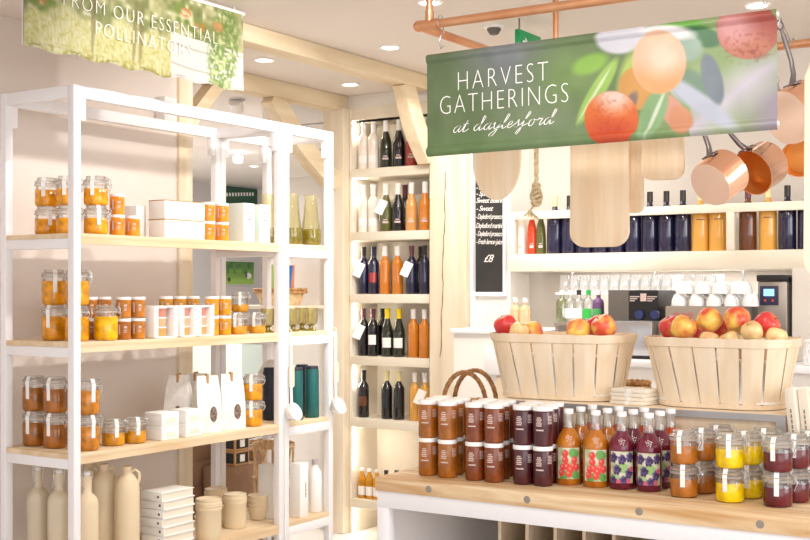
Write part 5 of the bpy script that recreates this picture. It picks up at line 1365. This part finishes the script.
# --- pollinators banner
PX_ = -3.5; ya, za = onX(24, PX_); yb, zb_ = onX(243, PX_)
pT, pB = 2.735, hgt(46, za); NX, NY = 330, 110
Yw = np.linspace(ya, yb, NX); pxl_ = CX + F * (COS * PX_ + SIN * Yw) / (-SIN * PX_ + COS * Yw)
uu = np.linspace(0, 1, NX)[None, :].repeat(NY, 0); vv = np.linspace(0, 1, NY)[:, None].repeat(NX, 1); U, V = ((pxl_ - 24) / 219)[None, :].repeat(NY, 0) * 330, vv * 110
img = np.ones((NY, NX, 3)) * hx('dcdc9a')
n1, n2, n3 = vnoise(NY, NX, 18, 1), vnoise(NY, NX, 7, 2), vnoise(NY, NX, 3, 3)
top_ = np.clip((.62 + .2 * (n1 - .5) - vv) / .12, 0, 1)
blend(img, top_ * .85, hx('c2c08c')); blend(img, top_ * np.clip(n1 * 2.6 - 1.1, 0, 1), hx('9aa066')); blend(img, top_ * np.clip(n2 * 2.4 - 1.2, 0, 1) * .8, hx('7c8850')); blend(img, top_ * np.clip(n2 * -3 + 1.0, 0, 1), hx('eef0d0'))
strk = vnoise(NY, NX * 4, 6, 6)[:, ::4]; low = 1 - top_
blend(img, low * np.clip(strk * 2 - .8, 0, 1), hx('f2ecc4')); blend(img, low * np.clip(n3 * 2.4 - 1.3, 0, 1) * .7, hx('c8b85a')); blend(img, np.clip((vv - .93) / .05, 0, 1) * np.clip(n3 * 3 - 1, 0, 1) * .7, hx('a8a050'))
for cx, cy in ((28, 30), (50, 22), (40, 45), (22, 55), (240, 25), (262, 40)):
    blend(img, ell(U, V, cx, cy, 15, 13, 0, .6) * np.clip(n2 * 3 - .9, 0, 1), hx('7f9a48')); blend(img, ell(U, V, cx + 4, cy - 3, 8, 6, 0, .7) * np.clip(n3 * 3 - 1, 0, 1), hx('e2854a'))
for cx in (168, 178, 104): blend(img, ell(U, V, cx, 60, 3, 45, 3, .5) * .6, hx('8d7f58'))
bd = ((U > 222) & (V > 52 + (U - 222) * .05)).astype(float); blend(img, bd, hx('f3f0ea'))
for off in (64, 90): blend(img, bd * np.clip(1 - np.abs(V - off - 5 * np.sin((U - 222) / 30)) / 1.6, 0, 1) * .7, hx('a39c86'))
ivy = ell(U, V, 300, 60, 22, 62, 8, .35) * np.clip(n3 * 2.4 - .4, 0, 1); blend(img, ivy, hx('7d9c4e')); blend(img, ell(U, V, 300, 60, 20, 60, 8, .35) * np.clip(n2 * 3 - 1.6, 0, 1), hx('d8e4a0')); blend(img, ell(U, V, 292, 30, 8, 7, 0, .6) * .8, hx('d89a62'))
PWD = yb - ya
t = thing('pollinators_banner', 'pale meadow-print fabric banner hanging above the white rack', 'banner', (PX_, ya, pT))
ob('printed_sheet', grid_mesh('printed_sheet', NX, NY, lambda u, v: (.006 * math.sin(u * 9) * v + .004 * math.sin(PI * max(0, (v - .93) / .07)), u * PWD, -v * (pT - pB) + .006 * math.sin(u * 40) * v * (v > .97)), img, BANNERM, .62), t)
ob('backing_sheet', mk('backing_sheet', lambda b: box(b, -.016, -.0125, .004, PWD - .004, -(pT - pB) + .008, 0), PAPER), t)
ob('hem_rod', mk('hem_rod', lambda b: tube(b, [(-.006, -.006, -.006), (-.006, PWD + .012, -.006)], .009, 10), LIDW), t)
for yy in (.1, PWD - .05): ob('cord', mk('cord', lambda b: tube(b, [(-.006, yy, -.002), (-.006, yy, 2.7495 - pT if True else 0)], .0025, 6), LIDW), t)
for s, pxl, pxr, pyl, hpx in (('FROM OUR ESSENTIAL', 62, 216, -1.5, 12), ('POLLINATORS', 94.5, 190, 28, 12)):
    yl, zl = onX(pxl, PX_); yr, zr = onX(pxr, PX_); me = text_mesh('lettering', s, .05, 1.2, 0, .0004, 'LEFT', -.0014)
    xs_ = [v.co.x for v in me.vertices]; ys_ = [v.co.y for v in me.vertices]; hh = hpx / F * (zl + zr) / 2 * 1.05
    zbase = hgt(pyl, zl) - hh / 2
    for v in me.vertices: v.co.x = (v.co.x - min(xs_)) / (max(xs_) - min(xs_)) * (yr - yl); v.co.y = (v.co.y - min(ys_)) / (max(ys_) - min(ys_)) * hh
    ob('lettering', me, t, loc=(.0095, yl - ya, zbase - pT), rot=(R(90), 0, R(90)), mat=PRINTW)

# --- hanging boards
def board(label, px, Y, pyb, wpx, ang, tip, dpt, hang_y, X=None):
    x, z_ = onY(px, Y); wd = wpx / F * z_ / .83; zb = hgt(pyb, z_); ln = FZ - .19 - zb
    t = thing('serving_board', label, 'board', (x, Y, zb), (0, 0, ang), 'hanging boards')
    poly = []
    n = 10
    if tip:
        for i in range(n * 2 + 1):
            a = PI + PI * i / (2 * n); poly.append((wd / 2 * math.cos(a) * 1.0, wd * .8 + wd * .8 * math.sin(a)))
    else:
        r = wd * .26
        poly += [(-wd / 2 + r + r * math.cos(PI + PI / 2 * i / n), r + r * math.sin(PI + PI / 2 * i / n)) for i in range(n + 1)]
        poly += [(wd / 2 - r + r * math.cos(1.5 * PI + PI / 2 * i / n), r + r * math.sin(1.5 * PI + PI / 2 * i / n)) for i in range(n + 1)]
    k = 1.06 if tip else .98
    poly += [(wd / 2 * k, ln * .85), (wd * .3, ln), (-wd * .3, ln), (-wd / 2 * k, ln * .85)]
    def f(b):
        prism(b, poly, -.009, .009); bmesh.ops.bevel(b, geom=[e for e in b.edges if abs(e.verts[0].co.z - e.verts[1].co.z) < 1e-6], offset=.003, segments=2, affect='EDGES'); xf(b, Matrix.Rotation(R(90), 4, 'X'))
    off = (lambda d, zz_: (d, 0, zz_)) if hang_y is None else (lambda d, zz_: (0, d + hang_y - Y, zz_))
    ob('board_face', mk('board_face', f, BEECH), t)
    def hd(b): prism(b, [(-wd * .12, ln - .002), (wd * .12, ln - .002), (wd * .1, ln + .1), (-wd * .1, ln + .1)], -.008, .008); xf(b, Matrix.Rotation(R(90), 4, 'X'))
    ob('handle', mk('handle', hd, BEECH), t)
    ob('cord', mk('cord', lambda b: tube(b, [(0, -.004, ln + .08), off(-.019, FZ - zb - .012), off(-.0185, FZ - zb), off(-.0138, FZ - zb + .0138), off(0, FZ - zb + .019), off(.0138, FZ - zb + .0138), off(.0185, FZ - zb), off(.019, FZ - zb - .012), (0, .004, ln + .08)], .003, 6), ROPE), t)


board('oval-ended beech board hanging in front of the chalkboard', 497, 3.79, 200, 42, R(6), True, 0, None)
board('large square-shouldered beech board hanging in front of the navy bottles', 599.5, 4.155, 247, 51, R(4), False, 0, FY1)
board('narrow beech board hanging half hidden behind the largest board', 631, 4.215, 213, 22, R(4), False, 0, FY1)
board('short beech board hanging beside the copper pans', 663, 4.18, 180, 36, R(4), False, 0, FY1)
board('pale beech board at the outer end beyond the copper pans', 843, 3.25, 278, 62, R(10), False, 0, FY0)
# ropes
x, zz = onY(534, 4.17)
t = thing('knotted_rope', 'thick knotted hemp rope hanging between the boards', 'rope', (x, 4.19, 0))
zb = hgt(211, zz)
ob('rope_strand', mk('rope_strand', lambda b: [tube(b, [(.0055 * math.cos(ph + i * .8), .0055 * math.sin(ph + i * .8), FZ + .016 - (FZ + .016 - zb - .02) * i / 40) for i in range(41)], .0048, 6) for ph in (0, 2.1, 4.2)], ROPE), t)
ob('knot', mk('knot', lambda b: [tube(b, [((.016 + .005 * math.sin(q)) * math.cos(a), (.014) * math.sin(a), zb + .03 + q * .014 + .006 * math.sin(a * 2 + q)) for a in [2 * PI * i / 16 for i in range(16)]], .0075, 6, True) for q in range(6)], ROPE), t)
ob('frayed_end', mk('frayed_end', lambda b: [tube(b, [(0, 0, zb + .03), (-.02 - .003 * q, .005 * (q - 2), zb + .005), (-.045 + .012 * q, .006 * (q - 2), zb - .018 - .003 * q)], .004, 5) for q in range(5)], ROPE), t)


# --- copper pans
def pan_kind(r, d):
    def wall(b): lathe(b, [(r * .97, 0), (r, .006), (r, d - .003), (r * 1.03, d), (r * 1.03, d + .003), (r * .985, d + .003)], 40)
    def bot(b): lathe(b, [(0, -.001), (r * .9, -.001), (r * .97, 0.0)], 40)
    def ins(b): lathe(b, [(r * .985, d + .003), (r * .975, d - .004), (r * .965, .012), (r * .93, .006), (0, .006)], 40)
    def rivet(b):
        tube(b, [(r, 0, d * .72), (r + .01, 0, d * .74), (r + .03, 0, d * .86), (r + .075, 0, d * .98), (r + .16, 0, d * 1.05), (r + .185, 0, d * 1.06)], [.016, .011, .009, .008, .009, .004], 10)
        box(b, r - .001, r + .006, -.028, .028, d * .55, d * .82, .002)
    def ring(b): tube(b, [(r + .198 + .015 * math.cos(2 * PI * i / 16), .0, d * 1.06 + .015 * math.sin(2 * PI * i / 16)) for i in range(16)], .0035, 6, True)
    return wall, bot, ins, rivet, ring


def pan(label, px, py, Y, r, d, axis, up, hook=True):
    """axis: world direction from base to mouth; up: direction of the handle"""
    x, z_ = onY(px, Y); ax = Vector(axis).normalized(); hv = Vector(up); hv = (hv - ax * hv.dot(ax)).normalized(); yv = ax.cross(hv)
    m = Matrix((hv, yv, ax)).transposed().to_4x4(); ctr = Vector((x, Y, hgt(py, z_)))
    t = thing('copper_pan', label, 'saucepan', ctr, tuple(m.to_euler()), 'hanging copper pans'); wl, bt, ins, rv, rg = pan_kind(r, d)
    ob('pan_wall', mk('pan_wall', wl, COPPER), t); ob('base', mk('base', bt, M('copper_base', 'f8dcc8', .45, .15)), t); ob('lining', mk('lining', ins, COPIN), t)
    h = ob('handle', mk('handle', rv, IRON), t); ob('hanging_ring', mk('hanging_ring', rg, IRON), h)
    tip = ctr + m.to_3x3() @ Vector((r + .21, 0, d * 1.06)); top_ = Vector((tip.x, FY1, FZ + .016))
    sg = 1 if tip.y < FY1 else -1; inv = m.inverted().to_3x3()
    if hook:
        w_ = [tip + Vector((.0, 0, -.008)), tip + Vector((.008, -.004, .012)), tip.lerp(top_, .5), top_ + Vector((.0, -.024 * sg, -.02)), top_ + Vector((0, -.02 * sg, -.016)), top_ + Vector((0, -.0145 * sg, -.002)), top_ + Vector((0, 0, .006)), top_ + Vector((0, .0145 * sg, -.002)), top_ + Vector((0, .0195 * sg, -.016)), top_ + Vector((0, .02 * sg, -.02))]
        ob('hook', mk('hook', lambda b: tube(b, [inv @ (p - ctr) for p in w_], .0025, 6), STEEL), t)


def camdir(rx, ry, rz):   # picture directions (right, up, away) as a world direction
    return (COS * rx - SIN * rz, SIN * rx + COS * rz, ry)


pan('copper saucepan showing its flat pale base, beside the short board', 710, 185, 4.03, .081, .105, camdir(.71, .49, .5), camdir(-.25, .9, .1))
pan('copper saucepan with its orange mouth turned to the aisle, middle of the three', 769, 162, 4.24, .08, .1, camdir(-.72, -.42, -.5), camdir(-.3, .9, .1))
pan('small copper saucepan showing a bright lining, behind the middle one', 803, 156, 4.47, .066, .085, camdir(-.42, -.2, -.85), camdir(-.2, .9, .1))
pan('big copper pan high at the outer end, base toward the banner', 786, 118, 3.97, .092, .12, camdir(.8, .35, .45), camdir(-.1, .95, .1))
x = onY(783, FY1)[0]
